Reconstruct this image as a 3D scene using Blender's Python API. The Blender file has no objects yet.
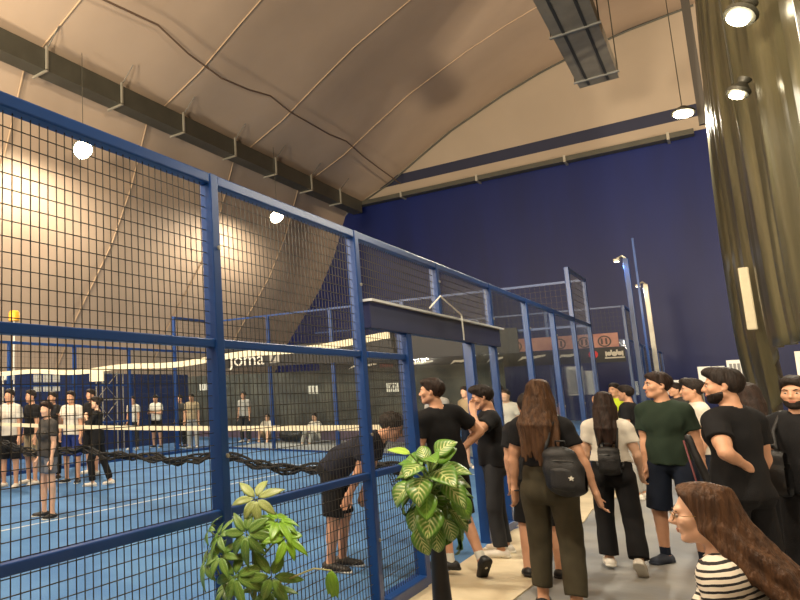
import bpy, bmesh, math, random
import numpy as np
from mathutils import Vector, Matrix
R = math.radians
random.seed(7)
SC = bpy.context.scene
COL = SC.collection

# ------------------------------------------------------------------ camera, world, exposure
def make_camera():
    yaw, pitch, roll = .7289, .1441, .0243
    cy, sy, cp, sp, cr, sr = math.cos(yaw), math.sin(yaw), math.cos(pitch), math.sin(pitch), math.cos(roll), math.sin(roll)
    F = Vector((-sy*cp, cy*cp, sp)); X = Vector((cy, sy, 0)); D = -X.cross(F)
    r = cr*X + sr*D; d = -sr*X + cr*D
    m = Matrix.Identity(4)
    for i in range(3):
        m[i][0] = r[i]; m[i][1] = -d[i]; m[i][2] = -F[i]
    m[0][3], m[1][3], m[2][3] = 0, 0, 1.6976
    c = bpy.data.cameras.new('camera'); c.sensor_width = 36; c.lens = 36*657.98/800
    c.shift_x = (400-139.2)/800; c.clip_start = .05; c.clip_end = 300
    o = bpy.data.objects.new('camera', c); o.matrix_world = m; COL.objects.link(o); SC.camera = o
make_camera()
W = bpy.data.worlds.new('world'); SC.world = W; W.use_nodes = True
W.node_tree.nodes['Background'].inputs[0].default_value = (.30, .26, .22, 1)
W.node_tree.nodes['Background'].inputs[1].default_value = .3
SC.view_settings.view_transform = 'Standard'; SC.view_settings.look = 'None'
SC.view_settings.gamma = 1; SC.view_settings.use_curve_mapping = False
SC.view_settings.exposure = 0.0
SC.cycles.use_denoising = True
SC.cycles.max_bounces = 8; SC.cycles.diffuse_bounces = 3; SC.cycles.glossy_bounces = 3
SC.cycles.transparent_max_bounces = 24; SC.cycles.transmission_bounces = 4
SC.cycles.sample_clamp_indirect = 4; SC.cycles.sample_clamp_direct = 0
SC.cycles.caustics_reflective = False; SC.cycles.caustics_refractive = False
LAMP_W = 2400.0          # one floodlight
UP_K = 10.0
LAMP_COL = (1.0, .90, .72)

# ------------------------------------------------------------------ materials
def s2l(c):
    return tuple((x/12.92 if x <= .04045 else ((x+.055)/1.055)**2.4) for x in [v/255 for v in c])
MATS = {}
def mat(name, rgb, rough=.6, metal=0, var=.0, scale=6, bump=0, bscale=40, spec=.5, rgb2=None, detail=4, sheen=0, stretch=None):
    """rgb in 0-255; var mixes a noise of rgb2 (or darker)"""
    if name in MATS: return MATS[name]
    m = bpy.data.materials.new(name); m.use_nodes = True; nt = m.node_tree; b = nt.nodes['Principled BSDF']
    c = s2l(rgb); b.inputs['Base Color'].default_value = (*c, 1)
    b.inputs['Roughness'].default_value = rough; b.inputs['Metallic'].default_value = metal
    b.inputs['Specular IOR Level'].default_value = spec
    if sheen: b.inputs['Sheen Weight'].default_value = sheen
    tc = nt.nodes.new('ShaderNodeTexCoord'); src = tc.outputs['Object']
    if stretch:
        mp = nt.nodes.new('ShaderNodeMapping'); mp.inputs['Scale'].default_value = stretch
        nt.links.new(src, mp.inputs[0]); src = mp.outputs[0]
    if var or rgb2:
        n = nt.nodes.new('ShaderNodeTexNoise'); n.inputs['Scale'].default_value = scale; n.inputs['Detail'].default_value = detail
        nt.links.new(src, n.inputs['Vector'])
        mx = nt.nodes.new('ShaderNodeMix'); mx.data_type = 'RGBA'
        c2 = s2l(rgb2) if rgb2 else tuple(v*(1-var) for v in c)
        mx.inputs['A'].default_value = (*c, 1); mx.inputs['B'].default_value = (*c2, 1)
        rp = nt.nodes.new('ShaderNodeMapRange'); rp.inputs['From Min'].default_value = .35; rp.inputs['From Max'].default_value = .65
        nt.links.new(n.outputs['Fac'], rp.inputs['Value']); nt.links.new(rp.outputs[0], mx.inputs['Factor'])
        nt.links.new(mx.outputs['Result'], b.inputs['Base Color'])
    if bump:
        n2 = nt.nodes.new('ShaderNodeTexNoise'); n2.inputs['Scale'].default_value = bscale; n2.inputs['Detail'].default_value = 3
        nt.links.new(src, n2.inputs['Vector'])
        bp = nt.nodes.new('ShaderNodeBump'); bp.inputs['Strength'].default_value = bump; bp.inputs['Distance'].default_value = .02
        nt.links.new(n2.outputs['Fac'], bp.inputs['Height']); nt.links.new(bp.outputs[0], b.inputs['Normal'])
    MATS[name] = m; return m
def emit(name, rgb, s):
    if name in MATS: return MATS[name]
    m = bpy.data.materials.new(name); m.use_nodes = True; nt = m.node_tree
    b = nt.nodes['Principled BSDF']; b.inputs['Base Color'].default_value = (0, 0, 0, 1)
    b.inputs['Emission Color'].default_value = (*s2l(rgb), 1); b.inputs['Emission Strength'].default_value = s
    MATS[name] = m; return m
def glass_mat():
    m = bpy.data.materials.new('clear_glass'); m.use_nodes = True; nt = m.node_tree; nt.nodes.clear()
    o = nt.nodes.new('ShaderNodeOutputMaterial'); t = nt.nodes.new('ShaderNodeBsdfTransparent'); g = nt.nodes.new('ShaderNodeBsdfGlossy')
    t.inputs[0].default_value = (.93, .96, .97, 1); g.inputs['Roughness'].default_value = .04; g.inputs[0].default_value = (.8, .85, .9, 1)
    lw = nt.nodes.new('ShaderNodeLayerWeight'); lw.inputs[0].default_value = .5
    pw = nt.nodes.new('ShaderNodeMath'); pw.operation = 'POWER'; pw.inputs[1].default_value = 5; nt.links.new(lw.outputs['Facing'], pw.inputs[0])
    ma = nt.nodes.new('ShaderNodeMath'); ma.operation = 'MULTIPLY_ADD'; ma.inputs[1].default_value = .35; ma.inputs[2].default_value = .02; nt.links.new(pw.outputs[0], ma.inputs[0])
    mx = nt.nodes.new('ShaderNodeMixShader'); nt.links.new(ma.outputs[0], mx.inputs[0]); nt.links.new(t.outputs[0], mx.inputs[1]); nt.links.new(g.outputs[0], mx.inputs[2])
    nt.links.new(mx.outputs[0], o.inputs[0]); MATS['glass'] = m; return m
GLASS = glass_mat()
M_BLUE = mat('blue_painted_steel', (15, 60, 122), .36, 0, .12, 3, spec=.5)
M_WIRE = mat('dark_mesh_wire', (52, 50, 44), .5, .3)
M_MEMB = mat('cream_membrane', (172, 150, 128), .65, 0, .10, .35, .06, 6)
M_GABLE = mat('beige_gable_fabric', (156, 141, 122), .7, 0, .08, .4, .05, 5)
M_NAVY = mat('navy_tarpaulin', (9, 26, 84), .42, 0, .25, .5, .2, 1.6, spec=.28, stretch=(1.6, 1, .25))
M_COURT = mat('blue_court_carpet', (58, 104, 156), .85, 0, .14, 1.2, .3, 60, rgb2=(74, 120, 168))
M_WHITE = mat('white_paint', (225, 225, 215), .6, 0, .06, 8)
M_TAPE = mat('cream_net_tape', (226, 216, 184), .7, 0, .08, 14)
M_BLACK = mat('black_cloth', (22, 22, 22), .85, 0, .25, 14, .2, 90)
M_DUCT = mat('dark_grey_metal', (74, 72, 62), .5, .3, .2, 1.5)
M_STEEL = mat('pale_grey_steel', (170, 165, 150), .4, .6, .1, 5)
M_GREY = mat('grey_plastic', (120, 120, 116), .5, 0, .1, 5)

# ------------------------------------------------------------------ mesh helpers
class MB:
    def __init__(s): s.v = []; s.f = []
    def add(s, vs, fs):
        n = len(s.v); s.v += [tuple(v) for v in vs]; s.f += [tuple(i+n for i in f) for f in fs]; return s
    def box(s, x0, x1, y0, y1, z0, z1):
        v = [(x, y, z) for z in (z0, z1) for y in (y0, y1) for x in (x0, x1)]
        return s.add(v, [(0, 2, 3, 1), (4, 5, 7, 6), (0, 1, 5, 4), (2, 6, 7, 3), (0, 4, 6, 2), (1, 3, 7, 5)])
    def bar(s, a, b, w, h=None, up=(0, 0, 1)):
        a = Vector(a); b = Vector(b); d = (b-a).normalized(); h = w if h is None else h
        up = Vector(up)
        if abs(d.dot(up)) > .98: up = Vector((0, 1, 0))
        x = d.cross(up).normalized(); u = x.cross(d)
        v = [p+x*i*w/2+u*j*h/2 for p in (a, b) for i, j in ((-1, -1), (1, -1), (1, 1), (-1, 1))]
        return s.add(v, [(3, 2, 1, 0), (4, 5, 6, 7), (0, 1, 5, 4), (1, 2, 6, 5), (2, 3, 7, 6), (3, 0, 4, 7)])
    def tube(s, pts, r, n=8, caps=True):
        pts = [Vector(p) for p in pts]; rs = r if isinstance(r, (list, tuple)) else [r]*len(pts)
        base = len(s.v); prev = None
        for i, p in enumerate(pts):
            d = (pts[min(i+1, len(pts)-1)]-pts[max(i-1, 0)]).normalized()
            up = Vector((0, 0, 1)) if abs(d.z) < .95 else Vector((0, 1, 0))
            x = d.cross(up).normalized() if prev is None else (prev-d*prev.dot(d)).normalized()
            prev = x; u = x.cross(d)
            for k in range(n):
                a = 2*math.pi*k/n; q = p+(x*math.cos(a)+u*math.sin(a))*rs[i]; s.v.append(tuple(q))
        for i in range(len(pts)-1):
            for k in range(n):
                a = base+i*n+k; b = base+i*n+(k+1) % n; s.f.append((a, a+n, b+n, b))
        if caps:
            s.f.append(tuple(base+k for k in range(n))); s.f.append(tuple(base+(len(pts)-1)*n+k for k in reversed(range(n))))
        return s
    def disc(s, c, r, axis, t=.02, n=20):
        c = Vector(c); a = Vector(axis).normalized(); return s.tube([c-a*t/2, c+a*t/2], r, n)
    def lathe(s, c, prof, n=24):
        base = len(s.v); c = Vector(c)
        for r, z in prof:
            for k in range(n): s.v.append((c.x+r*math.cos(2*math.pi*k/n), c.y+r*math.sin(2*math.pi*k/n), c.z+z))
        for i in range(len(prof)-1):
            for k in range(n):
                a = base+i*n+k; b = base+i*n+(k+1) % n; s.f.append((a, b, b+n, a+n))
        s.f.append(tuple(base+k for k in reversed(range(n)))); s.f.append(tuple(base+(len(prof)-1)*n+k for k in range(n)))
        return s
    def build(s, name, m, parent=None, smooth=False, bevel=0, kind=None, auto=False):
        me = bpy.data.meshes.new(name); me.from_pydata(s.v, [], s.f); me.update()
        o = bpy.data.objects.new(name, me); COL.objects.link(o); me.materials.append(m)
        if smooth: me.shade_smooth()
        if auto:
            me.shade_smooth()
            for e_ in range(0): pass
            me.set_sharp_from_angle(angle=R(40))
        if bevel:
            bv = o.modifiers.new('bevel', 'BEVEL'); bv.width = bevel; bv.segments = 2; bv.limit_method = 'ANGLE'
        if parent is not None: o.parent = parent
        if kind: o['kind'] = kind
        return o
def tag(o, label=None, cat=None, group=None, kind=None):
    if label: o['label'] = label
    if cat: o['category'] = cat
    if group: o['group'] = group
    if kind: o['kind'] = kind
    return o
def empty(name, loc, label, cat, rot=0, group=None):
    o = bpy.data.objects.new(name, None); COL.objects.link(o); o.location = loc; o.rotation_euler = (0, 0, R(rot)); o.empty_display_size = .1
    return tag(o, label, cat, group)
def text(name, s, m, loc, size, rot, parent=None, ext=.004, align='CENTER', sx=1):
    c = bpy.data.curves.new(name, 'FONT'); c.body = s; c.size = size; c.extrude = ext; c.align_x = align; c.align_y = 'CENTER'
    t = bpy.data.objects.new('tmp', c); COL.objects.link(t)
    dg = bpy.context.evaluated_depsgraph_get(); me = bpy.data.meshes.new_from_object(t.evaluated_get(dg))
    bpy.data.objects.remove(t); bpy.data.curves.remove(c)
    me.materials.clear(); me.materials.append(m)
    o = bpy.data.objects.new(name, me); COL.objects.link(o); o.location = loc; o.rotation_euler = rot; o.scale = (sx, 1, 1)
    if parent is not None: o.parent = parent
    return o
FACE_S = (R(90), 0, 0)      # lettering on a panel that faces -Y

# ------------------------------------------------------------------ the hall
FX = -2.22                   # near fence line
YE = 38.0
MIDX = .43
PROF = [(.43, 18.84), (-1.9, 18.62), (-3.9, 18.3), (-5.8, 17.8), (-7.6, 17.18), (-10.3, 16.0), (-12.0, 15.0), (-13.85, 13.85), (-16.6, 12.6),
        (-17.56, 10.1), (-18.7, 8.0), (-19.84, 6.5), (-21.0, 5.0), (-22.2, 3.0), (-23.2, 0)]
def hall():
    f = MB()
    f.box(-24, 24, -12, YE+.5, -.2, 0); f.build('floor', mat('grey_blue_floor', (112, 116, 120), .55, 0, 0, .9, .12, 14, rgb2=(136, 134, 128)), kind='structure')
    c = MB(); c.box(-40, FX-.02, -2.9, 17.3, 0, .012); o = MB(); o.box(-12.25, FX+.05, -2.9, 17.25, .0, .012)
    o.build('floor_court', M_COURT, kind='structure')
    o2 = MB(); o2.box(-12.25, FX+.05, 24, YE-.6, 0, .012); o2.build('floor_court_far', M_COURT, kind='structure')
    o3 = MB(); o3.box(-23, -12.26, -2.9, YE-.6, 0, .010); o3.build('floor_side_courts', mat('blue_side_court', (52, 92, 138), .85, 0, .1, 2), kind='structure')
    # pale wood walkway along the fence with an uneven free edge
    w = MB(); n = 40; ys = [-1+i*(19.2/n) for i in range(n+1)]
    xe = [-1.55-.10*math.sin(y*.9)-.06*math.sin(y*2.3+1)-max(0, (y-8))*.03 for y in ys]
    vs = [(FX+.04, y, .014) for y in ys]+[(x, y, .014) for x, y in zip(xe, ys)]+[(FX+.04, y, 0) for y in ys]+[(x, y, 0) for x, y in zip(xe, ys)]
    m_ = n+1
    fs = [(i, m_+i, m_+i+1, i+1) for i in range(n)]+[(m_+i, 3*m_+i, 3*m_+i+1, m_+i+1) for i in range(n)]
    w.add(vs, fs); w.build('floor_walkway', mat('pale_walkway', (204, 190, 160), .7, 0, .12, 2.5, .15, 20, rgb2=(186, 172, 142)), kind='structure')
    # court lines
    l = MB()
    l.box(-7.265, -7.225, .2, 14.2, .012, .016); l.box(-12.2, FX, .2, .24, .012, .016); l.box(-12.2, FX, 14.15, 14.19, .012, .016)
    l.build('floor_line', mat('worn_line_paint', (186, 196, 204), .8, 0, .2, 5), kind='structure')
    # membrane: vault along Y, bulging between its ribs
    full = PROF+[]; full = [(2*MIDX-x, z) for x, z in reversed(PROF[1:])]+PROF
    pts = []                                       # densify
    for (a, b) in zip(full[:-1], full[1:]):
        for k in range(3): t = k/3; pts.append((a[0]+(b[0]-a[0])*t, a[1]+(b[1]-a[1])*t))
    pts.append(full[-1])
    ys = [-12+i*.625 for i in range(81)]; m = MB(); nc = len(pts)
    for y in ys:
        bul = .10*math.sin(math.pi*(y-YE)/6.25)**2
        for i, (x, z) in enumerate(pts):
            d = Vector((x-MIDX, z-4)).normalized(); k = bul*min(1, z/6)
            m.v.append((x+d.x*k, y, z+d.y*k))
    for j in range(len(ys)-1):
        for i in range(nc-1): m.f.append((j*nc+i, j*nc+i+1, (j+1)*nc+i+1, (j+1)*nc+i))
    m.build('ceiling', M_MEMB, smooth=True, kind='structure')
    # end wall, bottom to top: navy tarpaulin, beige strip, navy strip, beige gable
    def xa(z):
        for (a, b) in zip(PROF[:-1], PROF[1:]):
            if b[1] <= z <= a[1]: return a[0]+(b[0]-a[0])*(a[1]-z)/(a[1]-b[1])
        return PROF[-1][0]
    def slab(z0, z1, y, n=12):
        s = MB(); zs = [z0+(z1-z0)*i/n for i in range(n+1)]
        for z in zs:
            x = xa(z)-.05; s.v += [(x, y, z), (2*MIDX-x, y, z)]
        for i in range(n): s.f.append((2*i, 2*i+1, 2*i+3, 2*i+2))
        return s
    slab(0, 12.9, YE-.02, 20).build('wall_end', M_NAVY, kind='structure')
    slab(12.9, 13.55, YE-.06, 3).build('wall_end_strip', M_GABLE, kind='structure')
    slab(13.55, 14.15, YE-.02, 3).build('wall_end_band', mat('dark_navy_band', (14, 20, 48), .6), kind='structure')
    slab(14.15, 18.84, YE-.04, 12).build('wall_end_gable', M_GABLE, kind='structure')
    slab(0, 18.84, -11.9, 12).build('wall_back', M_MEMB, kind='structure')
    # dark seam rope along the arch of the end wall, thin ribs across the vault
    m = MB(); m.tube([(x+.1, YE-.15, z-.12) for x, z in PROF[:9]], .05, 6); m.build('trim_1', M_DUCT, kind='structure')
    for k, y in enumerate((6.75, 13.0, 19.25, 25.5, 31.75)):
        m = MB(); m.tube([(x+.05*(MIDX-x)/14, y, z+.0) for x, z in PROF], .03, 6)
        m.build('trim_%d' % (k+2), mat('membrane_seam', (166, 141, 113), .7), kind='structure')
hall()

def ducts():
    # long duct hung along the left of the vault
    d = empty('ventilation_duct', (-15.8, 24, 12.3), 'long dark duct hanging along the left side of the vault', 'duct')
    def P(mb, name, m, **k): o = mb.build(name, m, d, **k); o.location = (15.8, -24, -12.3); return o
    b = MB(); b.box(-15.85, -15.3, 2, YE-.8, 12.1, 12.82); P(b, 'duct_body', M_DUCT)
    for y in (8.5, 12.9, 16.4, 20, 23.7, 27.2, 30.8, 34.2):
        k = MB(); k.bar((-15.95, y, 12.06), (-15.2, y, 12.06), .07); k.box(-15.28, -15.2, y-.035, y+.035, 12.06, 12.9); P(k, 'bracket', M_STEEL)
        k = MB(); k.tube([(-15.26, y+.05, 12.85), (-14.7, y+.05, 13.4)], .018, 5); P(k, 'hanger_wire', M_DUCT)
    # cross duct along the end wall
    e = empty('ventilation_duct', (-8, YE-.5, 12.5), 'thin dark duct running across the top of the navy end wall', 'duct')
    b = MB(); b.box(-8.1, 7.9, -.25, .25, .1, .34); b.build('duct_body', M_DUCT, e)
    for x in (-5, -1, 3, 7):
        k = MB(); k.box(x-.05, x+.05, -.3, .45, .05, .39); k.build('bracket', M_STEEL, e)
    # wide duct under the ridge
    g = empty('ventilation_duct', (-2.55, 24, 13), 'wide dark duct hanging under the ridge, seen from below', 'duct')
    b = MB(); b.box(-.62, .62, -6, 5.35, 0, .5); b.build('duct_body', mat('grey_duct_metal', (128, 122, 110), .6, .1, .2, 1.5), g)
    b = MB(); b.box(-.34, -.26, -6, 5.2, -.02, 0); b.box(.26, .34, -6, 5.2, -.02, 0); b.build('duct_seam', mat('duct_seam', (46, 46, 42), .6), g)
    for y in (-4, .2, 4.6):
        k = MB(); k.box(-.7, .7, y-.05, y+.05, -.06, 0); k.build('bracket', M_GREY, g)
        for s in (-.66, .66):
            k = MB(); k.tube([(s, y, 0), (s, y, 5.0)], .02, 5); k.build('hanger_wire', M_DUCT, g)
    # scalloped cable near the long duct
    pts = [(12.9, 14.15), (15.84, 14.4), (17.6, 14.1), (19.7, 13.95), (21.5, 14.1), (23.1, 14.35), (24.8, 14.2), (26.5, 14.22), (28.5, 14.25), (30.3, 14.4), (32.4, 14.2), (34.3, 14.1), (37.7, 13.95)]
    x = lambda z: -13.0-(14.4-z)*.3
    c = MB(); c.tube([(x(z), y, z-.45) for y, z in [(2, 14.1), (6, 14.35), (9.6, 14.0)]+pts], .035, 5)
    tag(c.build('cable', mat('brown_cable', (92, 72, 56), .7)), 'thin brown cable looping along the vault above the long duct', 'cable')
ducts()

def curtain():
    path = [(.24, 24.0), (.27, 22), (.33, 19.5), (.5, 15), (.72, 11.6), (.98, 8.6), (1.35, 5.4), (1.75, 2.5)]
    n = 150; cum = [0]
    for a, b in zip(path[:-1], path[1:]): cum.append(cum[-1]+math.dist(a, b))
    def at(t):
        s = t*cum[-1]
        for i in range(len(path)-1):
            if s <= cum[i+1]+1e-9:
                q = (s-cum[i])/(cum[i+1]-cum[i]); a, b = path[i], path[i+1]
                return a[0]+(b[0]-a[0])*q, a[1]+(b[1]-a[1])*q
    m = MB(); nz = 44
    for i in range(n+1):
        t = i/n; x, y = at(t)
        lo = .02 if y > 17.5 else (2.2 if y < 14.6 else .02+(17.5-y)/2.9*2.18)
        hi = 12.5 if y > 20 else 9.5+ (y-2)/18*3.0
        hi = 17.9
        for k in range(nz+1):
            z = lo+(hi-lo)*(k/nz)**1.2
            amp = (.05+.05*math.sin(i*.37))*(1-.45*min(1, max(0, (z-3)/9)))
            fold = amp*math.sin(t*cum[-1]*5.3+.5*math.sin(z*.45)+.8*math.sin(t*17))+.035*math.sin(t*cum[-1]*13+z*.3)
            flare = .0042*max(0, z-5.5)**2 if z < 14 else .0042*8.5**2
            m.v.append((x+fold+flare*(1+.2*(24-y)/20)+.08*math.exp(-(z-1.2)**2), y+.05*math.sin(z*.7+i), z))
    for i in range(n):
        for k in range(nz):
            a = i*(nz+1)+k; m.f.append((a, a+1, a+nz+2, a+nz+1))
    o = m.build('divider_curtain', mat('olive_plastic_sheet', (98, 92, 66), .32, 0, .3, 1.1, .35, 3, spec=.6, rgb2=(62, 59, 41), stretch=(3, 3, .3)), smooth=True)
    sd = o.modifiers.new('thick', 'SOLIDIFY'); sd.thickness = .012
    tag(o, 'tall olive plastic divider curtain hanging in folds at the right, its near hem lifted', 'curtain')
    k = MB(); k.box(-.07, .07, -.04, .04, 0, 1.1)
    o = k.build('plastic_tube_light', M_TAPE, bevel=.02); 
    o.location = (.33, 15.6, 2.57); tag(o, 'pale plastic strip fixed to the lower curtain edge', 'strip'); o.name = 'curtain_strip'
    o.scale = (1, 1, 1)
    k = MB(); k.bar((.17, 24.6, 9.1), (.19, 24.6, 18.6), .2, .16)
    tag(k.build('curtain_pole', mat('dark_pole', (52, 47, 40), .6)), 'dark pole hanging from the ridge along the far edge of the divider curtain', 'pole')
curtain()

# ------------------------------------------------------------------ fences
def mesh_panel(mb, ax, c, a0, a1, z0, z1, step, w):
    """wire mesh in the plane ax=c"""
    n = max(1, round((a1-a0)/step)); nz = max(1, round((z1-z0)/(step*1.4))); h = w/2
    for i in range(1, n):
        a = a0+(a1-a0)*i/n
        if ax == 'x': mb.box(c-h, c+h, a-h, a+h, z0, z1)
        else: mb.box(a-h, a+h, c-h, c+h, z0, z1)
    for j in range(1, nz):
        z = z0+(z1-z0)*j/nz
        if ax == 'x': mb.box(c-w*1.5, c-h, a0, a1, z-h, z+h)
        else: mb.box(a0, a1, c-w*1.5, c-h, z-h, z+h)
def side_fence(x, y0, n, label, gate=False, step=.05, wire=.0040, tall=(), glass=()):
    """posts every 2 m from y0; the bays in glass are glass up to 3 m; between tall posts the fence reaches 4 m"""
    e = empty('court_fence', (x, y0, 0), label, 'fence')
    s = .04; oy = -y0
    H = lambda i: 4.0 if i in tall else 3.0
    def rails(a, b, zs, m=M_BLUE):
        for z in zs:
            r = MB(); r.box(-.028, .028, a, b, z-.05, z); r.build('rail', m, e, bevel=.006)
    def mesh(a, b, z0, z1, st=None):
        m = MB(); mesh_panel(m, 'x', -.005, a, b, z0, z1, st or step, wire); m.build('mesh_panel', M_WIRE, e)
    for i in range(n+1):
        y = i*2.0; p = MB(); hung = gate and i == 4
        z0 = 2.44 if hung else 0
        p.box(-s, s, y-s, y+s, z0, H(i))
        if not hung: p.box(-.08, .08, y-.08, y+.08, 0, .015)
        p.build('post', M_BLUE, e, bevel=.008)
        if gate:
            for z in ((2.8,) if hung else (.55, 1.35, 2.55)):
                b = MB(); b.disc((s+.004, y+.015, z), .013, (1, 0, 0), .012, 10); b.build('bolt', M_STEEL, e)
    for i in range(n):
        a, b = i*2.0+s, i*2.0+2-s
        top = 4.0 if (i in tall and i+1 in tall) else 3.0
        r = MB(); r.box(-.035, .035, a, b, top-.065, top); r.build('top_rail', M_BLUE, e, bevel=.008)
        if gate and i in (3, 4):
            mesh(a, b, 2.44, top-.065); continue
        r = MB(); r.box(-.04, .04, a, b, 0, .09); r.build('bottom_rail', M_BLUE, e, bevel=.006)
        if i in glass:
            g = MB(); g.box(-.006, .006, a, b, .09, 2.95); g.build('glass_panel', GLASS, e)
            if top > 3: rails(a, b, (3.0,)); mesh(a, b, 3, top-.065, .1)
        else:
            rails(a, b, (1.06, 2.01)); mesh(a, b, .09, top-.065)
    if gate:
        for y in (6.13, 8.12):
            p = MB(); p.box(-.05, .05, y-.06+oy, y+.06+oy, 0, 2.2); p.build('gate_jamb', M_BLUE, e, bevel=.008)
        l = MB(); l.box(-.02, .06, 5.26+oy, 9.3+oy, 2.2, 2.42); l.build('lintel_board', mat('navy_lintel', (30, 38, 78), .5, 0, .1, 3), e, bevel=.006)
        l = MB(); l.box(-.03, .09, 5.24+oy, 9.42+oy, 2.42, 2.44); l.build('lintel_edge', mat('white_edge', (205, 208, 210), .4), e)
        for (a, b) in ((5.24, 6.07), (8.18, 9.16)):
            if a < 6: rails(a+oy, b+oy, (1.06, 2.01)); mesh(a+oy, b+oy, .09, 2.2)
            else:
                g = MB(); g.box(-.006, .006, a+oy, b+oy, .1, 2.2); g.build('glass_panel', GLASS, e)
            t = MB(); t.box(-.06, .06, a+oy, b+oy, 0, .1); t.build('bottom_rail', M_BLUE, e, bevel=.01)
    return e
def end_fence(y, x0, n, label):
    e = empty('court_fence', (x0, y, 0), label, 'fence'); s = .04
    for i in range(1, n):
        p = MB(); p.box(i*2-s, i*2+s, -s, s, 0, 4); p.build('post', M_BLUE, e)
    a, b = .06, n*2-.06
    for z, nm in ((3.0, 'rail'), (4.0, 'top_rail'), (.07, 'bottom_rail')):
        r = MB(); r.box(a, b, -.03, .03, z-.05, z); r.build(nm, M_BLUE, e)
    for i in range(n):
        xa, xb = max(a, i*2+s), min(b, i*2+2-s)
        g = MB(); g.box(xa, xb, -.006, .006, .07, 2.95); g.build('glass_panel', GLASS, e)
        m = MB(); mesh_panel(m, 'y', -.005, xa, xb, 3, 3.95, .1, .004); m.build('mesh_panel', M_WIRE, e)
    return e
side_fence(FX, -.86, 9, 'long blue steel court fence beside the walkway, with wire mesh and an open gate', gate=True, tall=(8, 9), glass=(5, 6, 7, 8))
side_fence(FX-10, -.8, 9, 'blue fence on the far side of the court, behind the players', step=.1, wire=.0035, tall=(8, 9), glass=(7, 8))
end_fence(17.2, FX-10, 5, 'glass and blue steel end wall of the near court')
side_fence(FX, 24, 6, 'blue fence of the second court, further along the walkway', step=.1, wire=.004, tall=(0, 1), glass=(0, 1))
end_fence(24, FX-10, 5, 'glass and blue steel end wall of the second court')

def cord():
    c = MB(); c.tube([(FX+.1, 6.6, 2.47), (FX+.1, 6.95, 2.62), (FX+.115, 7.55, 2.47), (FX+.115, 7.56, 2.2)], .008, 6)
    tag(c.build('cord', M_WHITE), 'thin white cord looped over the gate lintel', 'cord')
cord()

# ------------------------------------------------------------------ volleyball net across the court
def net():
    e = empty('volleyball_net', (-2.65, 7.2, 0), 'volleyball net with cream tapes stretched across the court', 'net')
    def P(mb, name, m, **k): o = mb.build(name, m, e, **k); o.location = (2.65, -7.2, 0); return o
    x0, x1 = -2.76, -12.0
    top = lambda x: 2.31-.30*math.sin(math.pi*min(1, max(0, (x0-x)/9.2)))*.55-.02*math.sin(x*3)
    low = lambda x: 1.32-.06*math.sin(math.pi*min(1, max(0, (x0-x)/9.2)))
    p = MB(); p.tube([(-2.52, 7.2, .012), (-2.62, 7.2, 1.2), (-2.74, 7.2, 2.36)], .022, 8); P(p, 'net_post', M_BLACK)
    p = MB(); p.tube([(-12.06, 7.2, .012), (-12.06, 7.2, 2.4)], .025, 8); P(p, 'net_post', M_BLACK)
    n = 60; xs = [x0+(x1-x0)*i/n for i in range(n+1)]
    for f, h, nm in ((top, .075, 'top_tape'), (low, .06, 'lower_tape')):
        t = MB()
        for s in (-.006, .006):
            pass
        for i in range(n):
            a, b = xs[i], xs[i+1]
            t.add([(a, 7.194, f(a)-h), (b, 7.194, f(b)-h), (b, 7.194, f(b)), (a, 7.194, f(a)), (a, 7.206, f(a)-h), (b, 7.206, f(b)-h), (b, 7.206, f(b)), (a, 7.206, f(a))],
                  [(0, 1, 2, 3), (7, 6, 5, 4), (3, 2, 6, 7), (0, 4, 5, 1)])
        P(t, nm, M_TAPE)
    m = MB()
    for i in range(93):
        x = x0-.1*i-.02; m.box(x-.0015, x+.0015, 7.1985, 7.2015, low(x), top(x)-.07)
    for k in range(1, 9):
        for i in range(0, n):
            a, b = xs[i], xs[i+1]; za = low(a)+(top(a)-.07-low(a))*k/9; zb = low(b)+(top(b)-.07-low(b))*k/9
            m.bar((a, 7.2, za), (b, 7.2, zb), .003)
    P(m, 'netting', mat('black_net', (30, 30, 30), .8))
    # flap hanging from the tape
    f = MB(); f.box(-7.5, -7.2, 7.19, 7.21, 1.93, 2.1); P(f, 'tape_flap', M_TAPE)
    # the slack bundle of old net tied lower down
    b = empty('gathered_net', (-2.7, 7.24, 0), 'slack black net bundled along the court below the volleyball net', 'net')
    def Z(x): return .92-.09*abs(math.sin((x+2.9)*1.35))-.03*math.sin(x*4.1)
    rnd = random.Random(3)
    bb = MB()
    for k in range(7):
        ph = rnd.uniform(0, 6); pts = []
        for i in range(120):
            x = -2.75-9.3*i/119
            pts.append((x, 7.26+.035*math.sin(x*7+ph), Z(x)-.035*k/3+.03*math.sin(x*(9+k)+ph)))
        bb.tube(pts, .013+.006*rnd.random(), 5)
    o = bb.build('net_bundle', M_BLACK, b, smooth=True); o.location = (2.7, -7.24, 0)
    h = MB()                           # loose end hanging beside the gate
    for i in range(11):
        x = -2.95+.028*i; h.bar((x, 7.25, .9), (x+.16, 7.25, .40+.035*i), .006)
    for j in range(9):
        z = .88-.05*j; h.bar((-2.95+.016*j, 7.25, z), (-2.66+.018*j, 7.25, z+.03), .006)
    o = h.build('net_end', M_BLACK, b); o.location = (2.7, -7.24, 0)
    p = MB(); p.tube([(.16, 0.02, 0.012), (.16, .02, 1.0)], .022, 8); p.build('net_stub_post', M_BLACK, b)
    p = MB(); p.tube([(-9.36, .02, 0.012), (-9.36, .02, 1.0)], .022, 8); p.build('net_stub_post', M_BLACK, b)
net()

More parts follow.
